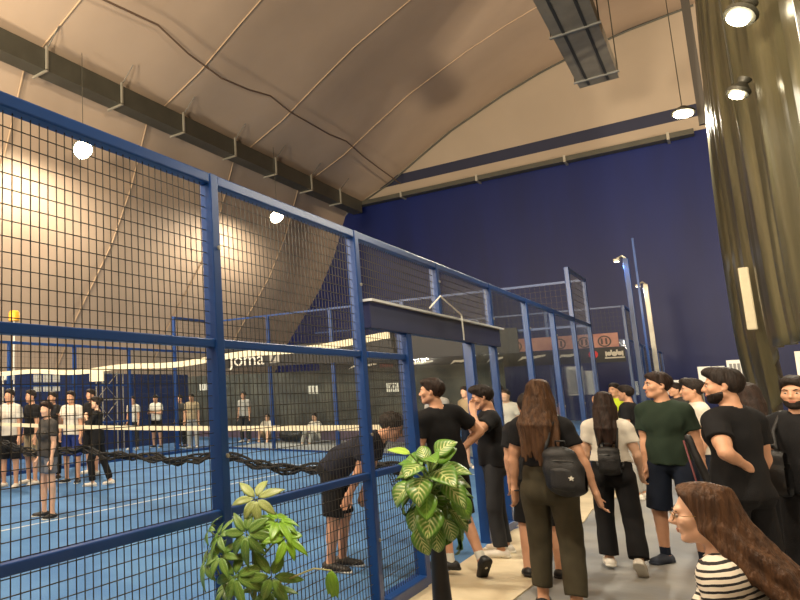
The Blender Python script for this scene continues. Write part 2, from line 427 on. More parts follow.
# ------------------------------------------------------------------ floodlights
M_LED = emit('lamp_face', (255, 238, 200), 40)
def floodlight(loc, label, hang, power=1.0, aim=(0, 0, -1), r=.26, spot=160, look=None):
    e = empty('floodlight', loc, label, 'lamp', group='floodlights hanging in the hall')
    a = Vector(aim).normalized(); qa = a.to_track_quat('-Z', 'Y'); q = Vector(look or aim).normalized().to_track_quat('-Z', 'Y')
    b = MB(); b.lathe((0, 0, .05), [(r+.05, 0), (r+.06, .05), (r*.7, .16), (.08, .22)], 20)
    o = b.build('housing', M_DUCT, e, auto=True); o.rotation_mode = 'QUATERNION'; o.rotation_quaternion = q
    b = MB(); b.disc((0, 0, .03), r, (0, 0, 1), .03, 24)
    o = b.build('lamp_face', M_LED, e); o.rotation_mode = 'QUATERNION'; o.rotation_quaternion = q
    w = MB(); w.tube([(0, 0, .2), (0, 0, hang)], .012, 5); w.build('hanger_wire', M_DUCT, e)
    l = bpy.data.lights.new('lamp_light', 'SPOT'); l.energy = LAMP_W*power; l.color = LAMP_COL; l.shadow_soft_size = .25
    l.spot_size = R(spot); l.spot_blend = .6
    lo = bpy.data.objects.new('lamp_light', l); COL.objects.link(lo); lo.parent = e; lo.location = a*.36
    lo.rotation_mode = 'QUATERNION'; lo.rotation_quaternion = qa
floodlight((-15, 14.22, 9.69), 'bright floodlight over the far side of the court, nearest on the left', 3.4, 1.6, (-.45, 0, -1), spot=175, look=(.75, -.55, -.75), r=.30)
floodlight((-15, 26.58, 9.77), 'bright floodlight further down the left side of the hall', 3.4, 1.6, (-.45, 0, -1), spot=175, look=(.75, -.55, -.75), r=.30)
floodlight((-.24, 24, 9.32), 'bright floodlight at the end of the ridge, left of the curtain', 9.3, .8, (-.1, -.2, -1), .22)
floodlight((.49, 10, 5.85), 'highest and largest of the two lamps standing in for reflections in the curtain', 5.0, .15, (-.7, -.5, -1), .11)  # this lamp and the next stand in for reflections in the glossy curtain
floodlight((.43, 11.5, 5.42), 'lower and smaller of the two lamps standing in for reflections in the curtain', 5.0, .09, (-.5, -.2, -1), .075)
# unseen lamps outside the picture, added to light the hall
floodlight((-15, 1.8, 9.7), 'added floodlight over the left side of the hall, behind the picture edge', 3.4, 1.0, (.15, 0, -1))
floodlight((-7.5, 3.5, 10.5), 'added unseen floodlight above the near court', 5.5, 1.0, (0, .1, -1))
floodlight((-.6, 1.5, 9.3), 'added unseen floodlight above the walkway', 9.3, .9, (0, .15, -1))
floodlight((13, 10, 9.5), 'added unseen floodlight over the other half of the hall', 5.0, .6, (0, 0, -1))
floodlight((13, 24, 9.5), 'added unseen floodlight over the far half of the hall', 5.0, .5, (0, 0, -1))
for (x, y) in ((-13.5, -5), (-4, -6), (8, -3), (16, 14)):  # unseen upward lamps, added to brighten the vault
    e = empty('uplight', (x, y, 0), 'added unseen floodlight on a post, turned up to brighten the vault', 'lamp', group='added uplights')
    p = MB(); p.tube([(0, 0, 0), (0, 0, 4.2)], .05, 10); p.build('post', M_DUCT, e)
    p = MB(); p.lathe((0, 0, 4.2), [(.08, 0), (.25, .05), (.28, .16), (.24, .17)], 16); p.build('housing', M_DUCT, e)
    l = bpy.data.lights.new('lamp_light', 'SPOT'); l.energy = LAMP_W*UP_K; l.color = (1, .84, .62); l.shadow_soft_size = 1.2; l.spot_size = R(150); l.spot_blend = .8
    lo = bpy.data.objects.new('lamp_light', l); COL.objects.link(lo); lo.parent = e; lo.location = (0, 0, 4.5)
    d = Vector((-.05 if x < 0 else -.3, .75, 1)).normalized(); lo.rotation_mode = 'QUATERNION'; lo.rotation_quaternion = d.to_track_quat('-Z', 'Y')

# light masts of the second court
def mast(x, y, h, label, bright):
    e = empty('light_mast', (x, y, 0), label, 'mast', group=None)
    p = MB(); p.box(-.07, .07, -.05, .05, 0, h); p.build('pole', M_STEEL if bright else M_BLUE, e, bevel=.01)
    p = MB(); p.tube([(0, 0, h), (-.08, 0, h+.09), (-.2, 0, h+.02)], .035, 8); p.build('arm', M_STEEL, e)
    p = MB(); p.box(-.3, -.14, -.12, .12, h-.06, h+.02); p.build('lamp_head', M_STEEL, e, bevel=.02)
    p = MB(); p.box(-.28, -.16, -.1, .1, h-.068, h-.06); p.build('lamp_face', emit('added_mast_glow', (255, 240, 210), 6), e)
    l = bpy.data.lights.new('lamp_light', 'SPOT'); l.energy = 500; l.color = (.9, .95, 1); l.spot_size = R(165); l.spot_blend = .5; l.shadow_soft_size = .15  # spot and glowing face added to brighten the foot of the navy wall
    lo = bpy.data.objects.new('lamp_light', l); COL.objects.link(lo); lo.parent = e; lo.location = (-.22, 0, h-.1)
mast(-2.05, 24.45, 5.45, 'blue light mast at the corner of the second court', False)
mast(-2.05, 30.25, 5.3, 'pale light mast further along the second court', True)
m = MB(); m.box(-.03, .03, -.03, .03, 0, 6.6); o = m.build('pole', M_BLUE); o.location = (-2.05, 27.6, 0); o.name = 'blue_pole'
tag(o, 'slender unlit blue pole between the two light masts', 'pole')

# ------------------------------------------------------------------ banners and boards
def banner(name, x0, x1, y, z0, z1, m, label, cat='banner', t=.02):
    b = MB(); b.box(-(x1-x0)/2, (x1-x0)/2, -t/2, t/2, -(z1-z0)/2, (z1-z0)/2)
    e = empty(name, ((x0+x1)/2, y, (z0+z1)/2), label, cat)
    b.build('panel', m, e); return e
M_BAN = mat('black_banner', (24, 25, 28), .55, 0, .1, 3)
M_INK = mat('white_lettering', (214, 210, 196), .6)
b = banner('sponsor_banner', -12.0, -3.6, 17.08, 2.46, 3.04, M_BAN, 'long black banner with a white sports brand word across the glass end wall')
text('lettering', 'Joma', M_INK, (-3.14, -.014, -.06), .54, FACE_S, b, sx=1.15)
k = MB(); k.box(-2.36, -2.02, -.014, -.011, -.2, .14); k.build('logo_box', mat('grey_logo', (150, 148, 138), .6), b)
k = MB(); k.add([(-2.31, -.016, -.15), (-2.22, -.016, -.15), (-2.07, -.016, .09), (-2.16, -.016, .09)], [(0, 1, 2, 3)]); k.build('logo_mark', M_BAN, b)
# navy banner strip with many small white names on the second court
b = banner('sponsor_banner', -12.0, -3.45, 23.9, 2.33, 2.76, M_BAN, 'black strip of small white sponsor names on the second court end wall')
for i, (x, w) in enumerate(((-3.1, 1.1), (-.9, .9), (.55, .7), (1.7, .5), (2.6, .8), (3.7, .6))):
    k = MB()
    k.add([(x, -.014, -.06), (x+w*.25, -.014, .02), (x+w*.55, -.014, .0), (x+w, -.014, .07), (x+w, -.014, .12), (x+w*.5, -.014, .08), (x+w*.2, -.014, .09)], [tuple(range(7))])
    k.build('swoosh_mark', M_INK, b)
k = MB(); k.box(-1.9, -1.4, -.014, -.011, -.05, .08); k.build('red_mark', mat('dim_red_print', (92, 44, 40), .6), b)
# board with the red dot and the white crest, pink picture board above
b = banner('crest_banner', -3.42, -2.3, 23.9, 2.34, 2.78, M_BAN, 'black board with a red round mark and a white crest beyond the court corner')
k = MB(); k.disc((-.22, -.014, .03), .12, (0, 1, 0), .004, 20); k.build('red_mark', mat('red_print', (206, 48, 52), .6), b)
k = MB(); k.disc((.3, -.014, .02), .07, (0, 1, 0), .004, 16)
for s in (-1, 1):
    k.disc((.3+s*.13, -.014, .03), .06, (0, 1, 0), .004, 16); k.box(.3+s*.2-.02, .3+s*.2+.02, -.016, -.012, -.05, .1); k.box(.3+s*.07-.02, .3+s*.07+.02, -.016, -.012, .05, .14)
k.box(.06, .54, -.016, -.012, -.11, -.07); k.build('crest', M_INK, b)
b = banner('picture_board', -5.6, -2.42, 23.88, 2.79, 3.2, mat('pink_print', (186, 140, 126), .6, 0, .15, 3, rgb2=(160, 112, 104)), 'pinkish printed board with ring shapes above the black crest board')
for x in (-1.1, .1, .75, 1.25):
    k = MB(); n = 24
    for i in range(n):
        a, c = 2*math.pi*i/n, 2*math.pi*(i+1)/n
        k.add([(x+r_*math.cos(t), -.015, -.03+r_*math.sin(t)) for r_, t in ((.13, a), (.17, a), (.17, c), (.13, c))], [(0, 1, 2, 3)])
    k.box(x-.09, x-.04, -.017, -.012, -.12, .06); k.box(x+.02, x+.07, -.017, -.012, -.12, .06)
    k.build('ring_mark', mat('dark_print', (72, 60, 58), .6), b)

# dark windscreen behind the near court, with number plates
b = banner('windscreen', -18.5, -5.0, 21.6, .42, 2.42, mat('dark_windscreen', (54, 57, 55), .8, 0, .3, 1.5, rgb2=(84, 85, 78)), 'dark mesh windscreen standing behind the end of the court', 'windscreen')
for x in (-5.5, 0, 5.5):
    p = MB(); p.tube([(x, .05, -1.42), (x, .05, 1.0)], .03, 8); p.build('post', M_DUCT, b)
b = banner('purple_barrier', -16.5, -6.6, 21.5, .02, .4, mat('purple_board', (96, 80, 98), .7, 0, .15, 2), 'low purple barrier board along the foot of the windscreen', 'barrier')
for x, z, s_, lab in ((-11.13, 1.75, '11', 'white number plate on the windscreen, left of the bending man'), (-15.9, 1.98, '1', 'white number plate on the windscreen beside the thick fence post'), (-8.3, 1.76, '77', 'white number plate on the windscreen, right of the bending man')):
    e = banner('number_plate', x-.2, x+.2, 21.57, z-.14, z+.14, M_WHITE, lab, 'plate'); text('digits', s_, M_BLACK, (0, -.014, 0), .26, FACE_S, e)

# blue board wall on the far left with papers, scaffold frame, beacon
b = MB(); b.box(-15.2, -15.08, 4, 19.5, 0, 2.42); w_ = b.build('blue_board_wall', mat('blue_boards', (24, 50, 106), .6, 0, .2, 1.2), None); tag(w_, 'long blue board wall behind the players on the left', 'wall')
for i in range(6):
    y = 12.35+(i % 3)*.36; z = 2.26-(i//3)*.27
    p = MB(); p.box(-.006, .006, -.14, .14, -.11, .11); o = p.build('paper_notice', M_WHITE); o.location = (-15.07, y, z)
    tag(o, 'white paper notice, %s of the %s row on the blue board wall' % (('left', 'middle', 'right')[i % 3], ('upper', 'lower')[i//3]), 'notice', 'paper notices on the blue wall')
def scaffold():
    e = empty('scaffold_frame', (-13.6, 13.3, 0), 'thin grey scaffold frame standing beside the blue board wall', 'frame')
    for x in (0, .25):
        for y in (0, .85):
            p = MB(); p.tube([(x, y, 0), (x, y, 2.42)], .02, 6); p.build('upright', M_STEEL, e)
    for z in (.8, 1.6, 2.35):
        for x in (0, .25):
            p = MB(); p.tube([(x, 0, z), (x, .85, z)], .015, 6); p.build('rung', M_STEEL, e)
        for y in (0, .85):
            p = MB(); p.tube([(0, y, z), (.25, y, z)], .015, 6); p.build('rung', M_STEEL, e)
    for z in (.8, 1.6):
        p = MB(); p.tube([(0, 0, z), (0, .85, z+.75)], .012, 6); p.build('brace', M_STEEL, e)
        p = MB(); p.tube([(0, .85, z), (0, 0, z+.75)], .012, 6); p.build('brace', M_STEEL, e)
scaffold()
e = empty('camera_post', (-14.2, 10.5, 0), 'thin grey post with a small white box on top, far left', 'post')
p = MB(); p.tube([(0, 0, 0), (0, 0, 2.3)], .025, 8); p.build('pole', M_STEEL, e)
p = MB(); p.box(-.1, .1, 0, .3, 2.18, 2.3); p.build('box', M_WHITE, e, bevel=.01)
e = empty('beacon', (-14.6, 11.15, 0), 'amber beacon on a thin pole above the blue board wall', 'beacon')
p = MB(); p.tube([(0, 0, 0), (0, 0, 3.8)], .02, 8); p.build('pole', M_WHITE, e)
p = MB(); p.lathe((0, 0, 3.8), [(.07, 0), (.15, .02), (.15, .24), (.11, .3)], 14); p.build('lens', mat('amber_plastic', (236, 170, 44), .4), e, auto=True)

# white boards and frames far behind the people, in front of the navy wall
def wboard(x, y, w, h, z, label, slats=0):
    e = empty('white_board', (x, y, 0), label, 'board')
    p = MB(); p.box(-w/2, w/2, -.03, .03, z, z+h); p.build('panel', M_WHITE, e, bevel=.01)
    for s in (-1, 1):
        l = MB(); l.box(s*(w/2-.05)-.03, s*(w/2-.05)+.03, -.03, .03, 0, z); l.build('leg', M_GREY, e)
    for k in range(slats):
        l = MB(); xx = -w/2+w*(k+1)/(slats+1); l.box(xx-.035, xx+.035, -.045, -.032, z+.05, z+h-.12); l.build('slat', M_GREY, e)
wboard(-.57, 30.3, .72, .9, 1.32, 'plain white board behind the heads, left of the slatted one')
wboard(.1, 30.0, .5, 1.1, 1.3, 'white frame with grey slats beside the foot of the curtain', 4)
wboard(-1.45, 29.6, .95, .5, 1.28, 'low white board behind the man in the dark green shirt')
e = empty('blue_banner', (1.32, 13.2, 0), 'bright blue panel at the right edge under the lifted curtain', 'panel')
p = MB(); p.box(-.16, .9, -.03, .03, .0, 2.7); p.build('board', mat('bright_blue_board', (44, 104, 176), .6, 0, .1, 2), e)
e = empty('white_rack', (.92, 13.4, 0), 'white slatted rack beside the bright blue panel', 'rack')
for k, (x, t) in enumerate(((-.22, .2), (-.1, .25), (.04, .34), (.16, .5))):
    p = MB(); p.bar((x, 0, .0), (x+.02, 0, 1.9+t), .075, .03); p.build('slat', M_WHITE, e)
for z in (.3, 1.2): 
    p = MB(); p.box(-.28, .2, -.03, -.016, z, z+.05); p.build('crosspiece', M_WHITE, e)

# ------------------------------------------------------------------ bodies: signed distance fields turned into one continuous surface
A3 = lambda *v: np.array(v, float)
def nrm(v): v = np.asarray(v, float); return v/max(1e-9, np.linalg.norm(v))
class Field:
    def __init__(s): s.ops = []
    def cap(s, a, b, ra, rb, k=.02, cut=None, side=None, flat=1.0, neg=False):
        """round cone a-b; side/flat: cross-section flattened to flat*r across 'side' direction; cut: stop flat at b"""
        s.ops.append(('c', np.asarray(a, float), np.asarray(b, float), ra, rb, k, cut, None if side is None else nrm(side), flat, neg)); return s
    def ell(s, c, r, k=.02, M=None, neg=False):
        s.ops.append(('e', np.asarray(c, float), np.asarray(r, float), np.eye(3) if M is None else np.asarray(M, float), k, neg)); return s
    def cutplane(s, p, n, k=.004):
        """keep the side n points to"""
        s.ops.append(('p', np.asarray(p, float), nrm(n), k)); return s
    def mesh(s, vox, noise=None, pad=.03, smooth=1):
        lo = A3(9, 9, 9); hi = -lo
        for o in s.ops:
            if o[0] == 'c' and not o[9]:
                m = max(o[3], o[4]); lo = np.minimum(lo, np.minimum(o[1], o[2])-m); hi = np.maximum(hi, np.maximum(o[1], o[2])+m)
            elif o[0] == 'e' and not o[5]:
                m = np.abs(o[3].T) @ o[2]; lo = np.minimum(lo, o[1]-m); hi = np.maximum(hi, o[1]+m)
        lo -= pad; hi += pad; n = np.ceil((hi-lo)/vox).astype(int)+1
        ax = [lo[i]+vox*np.arange(n[i]) for i in range(3)]
        D = np.full(n, .2, np.float32)
        for o in s.ops:
            if o[0] == 'p':
                d = -((ax[0][:, None, None]-o[1][0])*o[2][0]+(ax[1][None, :, None]-o[1][1])*o[2][1]+(ax[2][None, None, :]-o[1][2])*o[2][2])
                D = np.maximum(D, d.astype(np.float32)); continue
            if o[0] == 'c':
                m = max(o[3], o[4]); l = np.minimum(o[1], o[2])-m; h = np.maximum(o[1], o[2])+m; k = o[5]
            else:
                m = np.abs(o[3].T) @ o[2]; l = o[1]-m; h = o[1]+m; k = o[4]
            mg = max(k, .01)+3*vox
            i0 = np.maximum(0, np.floor((l-mg-lo)/vox).astype(int)); i1 = np.minimum(n, np.ceil((h+mg-lo)/vox).astype(int)+1)
            if (i1 <= i0).any(): continue
            X = ax[0][i0[0]:i1[0], None, None]; Y = ax[1][None, i0[1]:i1[1], None]; Z = ax[2][None, None, i0[2]:i1[2]]
            if o[0] == 'c':
                _, a, b, ra, rb, k, cut, side, flat, neg = o
                ba = b-a; L2 = max(1e-9, ba@ba)
                px, py, pz = X-a[0], Y-a[1], Z-a[2]
                tt = (px*ba[0]+py*ba[1]+pz*ba[2])/L2; t = np.clip(tt, 0, 1)
                qx, qy, qz = px-t*ba[0], py-t*ba[1], pz-t*ba[2]
                rr = ra+(rb-ra)*t
                if side is None: d = np.sqrt(qx*qx+qy*qy+qz*qz)-rr
                else:
                    qs = qx*side[0]+qy*side[1]+qz*side[2]
                    e = np.sqrt(np.maximum(0, qx*qx+qy*qy+qz*qz-qs*qs)+(qs/flat)**2)
                    d = (e-rr)*min(1, flat)
                if cut: d = np.maximum(d, (tt-1)*math.sqrt(L2))
            else:
                _, c, r, M, k, neg = o
                px, py, pz = X-c[0], Y-c[1], Z-c[2]
                q = [(M[i, 0]*px+M[i, 1]*py+M[i, 2]*pz) for i in range(3)]
                k0 = np.sqrt(sum((q[i]/r[i])**2 for i in range(3))); k1 = np.sqrt(sum((q[i]/r[i]**2)**2 for i in range(3)))+1e-9
                d = k0*(k0-1)/k1
            S = D[i0[0]:i1[0], i0[1]:i1[1], i0[2]:i1[2]]
            if neg:
                hh = np.maximum(k-np.abs(-d-S), 0)/max(k, 1e-6); S[...] = np.maximum(S, -d)+hh*hh*k*.25
            else:
                hh = np.maximum(k-np.abs(d-S), 0)/max(k, 1e-6); S[...] = np.minimum(S, d)-hh*hh*k*.25
        if noise:
            amp, fr, seed = noise[:3]; st = noise[3] if len(noise) > 3 else (1, 1, 1); rs = np.random.RandomState(seed); N = 0
            for j in range(6):
                w = rs.normal(size=3); w = nrm(w)*fr*(1+.5*j)*np.array(st); ph = rs.uniform(0, 6)
                N = N+np.sin(ax[0][:, None, None]*w[0]+ax[1][None, :, None]*w[1]+ax[2][None, None, :]*w[2]+ph+1.2*np.sin(ax[2][None, None, :]*fr*.4+ph*2))/(1+.6*j)
            D = D+(amp*N*.6).astype(np.float32)
        return nets(D, lo, vox, smooth)
def nets(D, lo, vox, smooth):
    ins = D < 0; n = D.shape
    c = np.zeros((n[0]-1, n[1]-1, n[2]-1), np.int8)
    for i in (0, 1):
        for j in (0, 1):
            for k in (0, 1): c += ins[i:n[0]-1+i, j:n[1]-1+j, k:n[2]-1+k]
    act = np.argwhere((c > 0) & (c < 8))
    if len(act) == 0: return np.zeros((0, 3)), np.zeros((0, 4), int)
    idx = np.full(c.shape, -1, np.int32); idx[tuple(act.T)] = np.arange(len(act))
    P = np.zeros((len(act), 3)); W_ = np.zeros(len(act))
    cor = [(i, j, k) for i in (0, 1) for j in (0, 1) for k in (0, 1)]
    val = {q: D[act[:, 0]+q[0], act[:, 1]+q[1], act[:, 2]+q[2]] for q in cor}
    for q in cor:
        for a in range(3):
            if q[a]: continue
            r = list(q); r[a] = 1; r = tuple(r); d0, d1 = val[q], val[r]; m = (d0 < 0) != (d1 < 0)
            t = np.where(m, d0/np.where(m, d0-d1, 1), 0); p = np.array(q, float)[None]+np.zeros((len(act), 3)); p[:, a] += t
            P += p*m[:, None]; W_ += m
    P = P/W_[:, None]+act
    F = []
    for a in range(3):
        b, c2 = (a+1) % 3, (a+2) % 3
        s0 = [slice(None)]*3; s1 = [slice(None)]*3
        s0[a] = slice(0, n[a]-1); s1[a] = slice(1, n[a])
        A, B = ins[tuple(s0)], ins[tuple(s1)]
        e = np.argwhere(A != B); e = e[(e[:, b] > 0) & (e[:, c2] > 0) & (e[:, b] < n[b]-1) & (e[:, c2] < n[c2]-1)]
        if not len(e): continue
        fl = A[tuple(e.T)]
        def I(db, dc):
            q = e.copy(); q[:, b] -= db; q[:, c2] -= dc; return idx[tuple(q.T)]
        Q = np.stack([I(1, 1), I(0, 1), I(0, 0), I(1, 0)], 1); Q[~fl] = Q[~fl][:, ::-1]; F.append(Q)
    F = np.concatenate(F)
    for _ in range(smooth):
        S = np.zeros_like(P); C = np.zeros(len(P))
        for i in range(4):
            u, v = F[:, i], F[:, (i+1) % 4]
            np.add.at(S, u, P[v]); np.add.at(C, u, 1)
            np.add.at(S, v, P[u]); np.add.at(C, v, 1)
        P = P*.5+.5*S/np.maximum(C, 1)[:, None]
    return lo+P*vox, F
def mesh_obj(name, VF, m, parent=None):
    V, F = VF
    me = bpy.data.meshes.new(name); me.vertices.add(len(V)); me.vertices.foreach_set('co', V.astype(np.float32).ravel())
    me.loops.add(F.size); me.loops.foreach_set('vertex_index', F.astype(np.int32).ravel())
    me.polygons.add(len(F)); me.polygons.foreach_set('loop_start', np.arange(0, F.size, 4, dtype=np.int32))
    me.update(calc_edges=True); me.shade_smooth(); me.materials.append(m)
    o = bpy.data.objects.new(name, me); COL.objects.link(o)
    if parent is not None: o.parent = parent
    return o

# ------------------------------------------------------------------ people
def rotz(a): c, s = math.cos(a), math.sin(a); return np.array([[c, -s, 0], [s, c, 0], [0, 0, 1]])
def rotx(a): c, s = math.cos(a), math.sin(a); return np.array([[1, 0, 0], [0, c, -s], [0, s, c]])
def roty(a): c, s = math.cos(a), math.sin(a); return np.array([[c, 0, s], [0, 1, 0], [-s, 0, c]])
SKIN = {'fair': (220, 176, 146), 'tan': (206, 156, 124), 'deep': (168, 116, 84)}
def skin(k): return mat('skin_'+k, SKIN[k], .5, 0, .08, 12, .08, 60)
def cloth(name, rgb, **k):
    return mat(name, rgb, k.pop('rough', .85), 0, k.pop('var', .14), 9, .25, 160, spec=.25, **k)
def hair_mat(name, rgb, rgb2):
    return mat(name, rgb, .58, 0, 0, 34, .6, 60, spec=.28, rgb2=rgb2, stretch=(1.3, 1.3, .12))
H_BLACK = hair_mat('near_black_hair', (26, 20, 17), (40, 30, 24))
H_BROWN = hair_mat('brown_hair', (86, 59, 37), (56, 37, 23))
H_DARK = hair_mat('dark_brown_hair', (48, 31, 22), (30, 20, 15))
M_EYE = mat('eye_white', (196, 186, 172), .25); M_IRIS = mat('iris', (50, 32, 22), .2); M_LIP = mat('lips', (178, 118, 98), .45)
M_SOLE = mat('white_rubber', (222, 218, 206), .6)

def person(label, loc, face, h=1.75, sex='m', sk='tan', group=None, vox=.0105, lean=0, bend=0, twist=0, tilt=0, head=(0, 0, 0),
           arms=None, legs=None, top=None, bottom=None, shoes=None, hair=None, beard=None, seat=None, socks=None, extra=None, far=False, wid=1.0):
    """face: heading in degrees, 0 = +Y, 90 = -X.  arms: {'L':(upper dir, fore dir, thumb dir, curl)} with x outward.
    legs: {'L':(thigh dir, shin dir, toe dir)}; lean: spine forward tilt, bend: pelvis forward tilt"""
    S = h/1.75; fem = sex == 'f'
    if far: vox = max(vox, .018)
    root = empty('person', loc, label, 'person', face, group)
    # --- legs by forward kinematics from the pelvis at the origin
    J = {}
    hipw = .092 if not fem else .096
    Mp = rotx(-R(bend))
    legs = legs or {}
    for sd, sg in (('L', -1), ('R', 1)):
        t, sh, toe = legs.get(sd, ((.085, 0, -1), (.0, -.03, -1), (.25, 1, 0)))
        hip = Mp @ A3(sg*hipw, 0, -.02); kn = hip+nrm(A3(sg*t[0], t[1], t[2]))*.425; an = kn+nrm(A3(sg*sh[0], sh[1], sh[2]))*.400
        J[sd+'hip'], J[sd+'kn'], J[sd+'an'], J[sd+'toe'] = hip, kn, an, nrm(A3(sg*toe[0], toe[1], toe[2] if len(toe) > 2 else 0))
    def low(sd):
        an, d = J[sd+'an'], J[sd+'toe']; return min(an[2]-.078, (an+d*.17)[2]-.03 if d[2] < -.2 else 9)
    pz = -min(low('L'), low('R')) if seat is None else seat+.105
    P0 = A3(0, 0, pz)
    for k in list(J):
        if not k.endswith('toe'): J[k] = J[k]+P0
    # --- torso
    Ml = rotx(-R(lean)) @ rotz(R(twist)) @ roty(R(tilt))
    waist = P0+Mp @ A3(0, .0, .13)
    def T(x, y, z): return waist+Ml @ A3(x, y, z)
    shx = (.166 if not fem else .152)*wid
    neck0, neck1 = T(0, -.012, .415), T(0, -.005, .43)+(.6*(Ml @ A3(0, 0, 1))+.4*A3(0, 0, 1))*.062
    Mh = rotz(R(head[0])) @ rotx(R(head[1])) @ roty(R(head[2]))
    hc = neck1+Mh @ A3(0, .022, .092)
    def Hd(x, y, z): return hc+Mh @ A3(x, y, z)
    # arms
    arms = arms or {}
    for sd, sg in (('L', -1), ('R', 1)):
        u, f, th, cu = arms.get(sd, ((.16, .02, -1), (.06, .22, -1), (-.3, 1, 0), .35))
        m_ = lambda v: A3(sg*v[0], v[1], v[2])
        s0 = T(sg*shx, -.012, .348); el = s0+nrm(m_(u))*.285; wr = el+nrm(m_(f))*.25
        J[sd+'sh'], J[sd+'el'], J[sd+'wr'], J[sd+'hd'], J[sd+'th'], J[sd+'cu'] = s0, el, wr, nrm(m_(f)), nrm(m_(th)), cu
    # --- torso stations (half width, half depth)
    if fem: st = [(-.13, .160, .108), (-.02, .147, .098), (.10, .112, .080), (.22, .124, .086), (.32, .128, .084)]
    else: st = [(-.13, .144, .102), (-.02, .131, .094), (.10, .124, .088), (.22, .139, .097), (.32, .143, .093)]
    st = [(a, b*wid, c) for a, b, c in st]
    def torso(F, e, k=.05, lo=0, ez=0):
        pts = []
        for i, (z, a, b) in enumerate(st):
            c = (P0+Mp @ A3(0, 0, z+.13-.0)) if i == 0 else T(0, 0, z) if i > 1 else waist+(.5*Mp+.5*Ml) @ A3(0, 0, z)
            pts.append((c, a, b))
        sdir = Ml @ A3(1, 0, 0)
        for i in range(len(pts)-1):
            (c0, a0, b0), (c1, a1, b1) = pts[i], pts[i+1]
            if i < lo: continue
            F.cap(c0, c1, b0+e, b1+e, k, side=sdir if i else nrm(.5*(Mp+Ml) @ A3(1, 0, 0)), flat=(a0+a1+2*e)/(b0+b1+2*e))
        F.cap(T(-shx*.72, -.01, .36), T(shx*.72, -.01, .36), .058+e, .058+e, k)
        F.cap(T(0, -.02, .40), T(-shx*.8, -.012, .368), .05+e*.7, .045+e*.7, .03); F.cap(T(0, -.02, .40), T(shx*.8, -.012, .368), .05+e*.7, .045+e*.7, .03)
        if fem:
            for g in (-1, 1): F.ell(T(g*.068, .085, .205), A3(.062, .05, .062)+e, .04)
        else:
            for g in (-1, 1): F.ell(T(g*.07, .068, .26), A3(.08, .030, .07)+e*.6, .05)
    def seatf(F, e):
        q = P0+Mp @ A3(0, 0, 0)
        for g in (-1, 1): F.ell(P0+Mp @ A3(g*.075, -.05, -.03), A3(.080, .080, .085)+e, .04)
    def leg(F, sd, e, e2, k=.03, upto=2.0, start=0.0):
        a, b, c = J[sd+'hip'], J[sd+'kn'], J[sd+'an']; w = 1.0 if fem else .95
        if upto <= 1: F.cap(a, a+(b-a)*upto, .086*w+e, .086*w+(.058-.086*w)*upto+e2, k, cut=True)
        else:
            F.cap(a, b, .086*w+e, .057+(e+e2)/2, k)
            F.cap(b, b+(c-b)*(upto-1), .056+(e+e2)/2, max(.056+(.038-.056)*(upto-1)+e2, (.056+(e+e2)/2) if upto < 1.2 else 0), k, cut=upto < 2)
    B = Field()
    torso(B, 0); seatf(B, 0)
    B.cap(neck0-Ml @ A3(0, 0, .03), neck1, .062 if not fem else .052, .055 if not fem else .047, .03)
    for sd in 'LR':
        leg(B, sd, 0, 0)
        b_, c_ = J[sd+'kn'], J[sd+'an']; ax_ = nrm(c_-b_); back = nrm(-A3(0, 1, 0)+ax_*(ax_[1]))
        B.cap(b_+(c_-b_)*.12+back*.018, b_+(c_-b_)*.5+back*.014, .042, .036, .03)
        t = J[sd+'toe']; B.cap(c_-A3(0, 0, .02), c_+A3(0, 0, -.045)-t*.045, .038, .034, .02); B.cap(c_+A3(0, 0, -.045), c_+A3(0, 0, -.052)+t*.15, .036, .024, .02)
        s0, el, wr = J[sd+'sh'], J[sd+'el'], J[sd+'wr']; w = .88 if fem else 1.0
        B.ell(s0+nrm(el-s0)*.01, A3(.062, .060, .062)*w, .035)
        B.cap(s0, el, .053*w, .041*w, .02); B.cap(s0+(el-s0)*.3, s0+(el-s0)*.7, .050*w, .046*w, .03)
        B.cap(el, wr, .040*w, .027*w, .015); B.cap(el+(wr-el)*.1, el+(wr-el)*.4, .042*w, .038*w, .02)
        # hand
        d, th, cu = J[sd+'hd'], J[sd+'th'], J[sd+'cu']; th = nrm(th-d*(th@d)); sg = 1 if sd == 'R' else -1
        nn = np.cross(d, th)*sg           # palm side
        fr = .0088*w if vox < .015 else .0125
        B.cap(wr-d*.01, wr+d*.085, .023, .021, .012, side=th, flat=1.75)
        for i, (o_, L_) in enumerate(((.029, .066), (.0105, .076), (-.008, .070), (-.026, .055))):
            p = wr+d*(.088-.004*abs(i-1))+th*o_*w; q = p-nn*0; a = 0
            for j, fx in enumerate((.45, .32, .25)):
                a += cu*(.55 if j == 0 else .75)*1.3; dd = d*math.cos(a)+nn*math.sin(a)
                q2 = q+dd*L_*fx*1.05; B.cap(q, q2, fr*(1-.08*j), fr*(.94-.08*j), .004); q = q2
        p = wr+d*.02+th*.024*w; q = p+nrm(d*.75+th*.75+nn*.35)*.042; q2 = q+nrm(d*1.0+th*.25+nn*(.25+cu))*.03; q3 = q2+nrm(d*1.0+th*.05+nn*(.3+cu))*.022
        B.cap(p, q, fr*1.5, fr*1.2, .010); B.cap(q, q2, fr*1.2, fr*1.08, .004); B.cap(q2, q3, fr*1.08, fr*.9, .004)
    # head
    fs = .96 if fem else 1.0
    B.ell(Hd(0, -.014, .032), A3(.077, .099, .089)*fs, .02, Mh.T)
    B.ell(Hd(0, .026, -.03), A3(.063, .070, .085)*fs, .03, Mh.T)
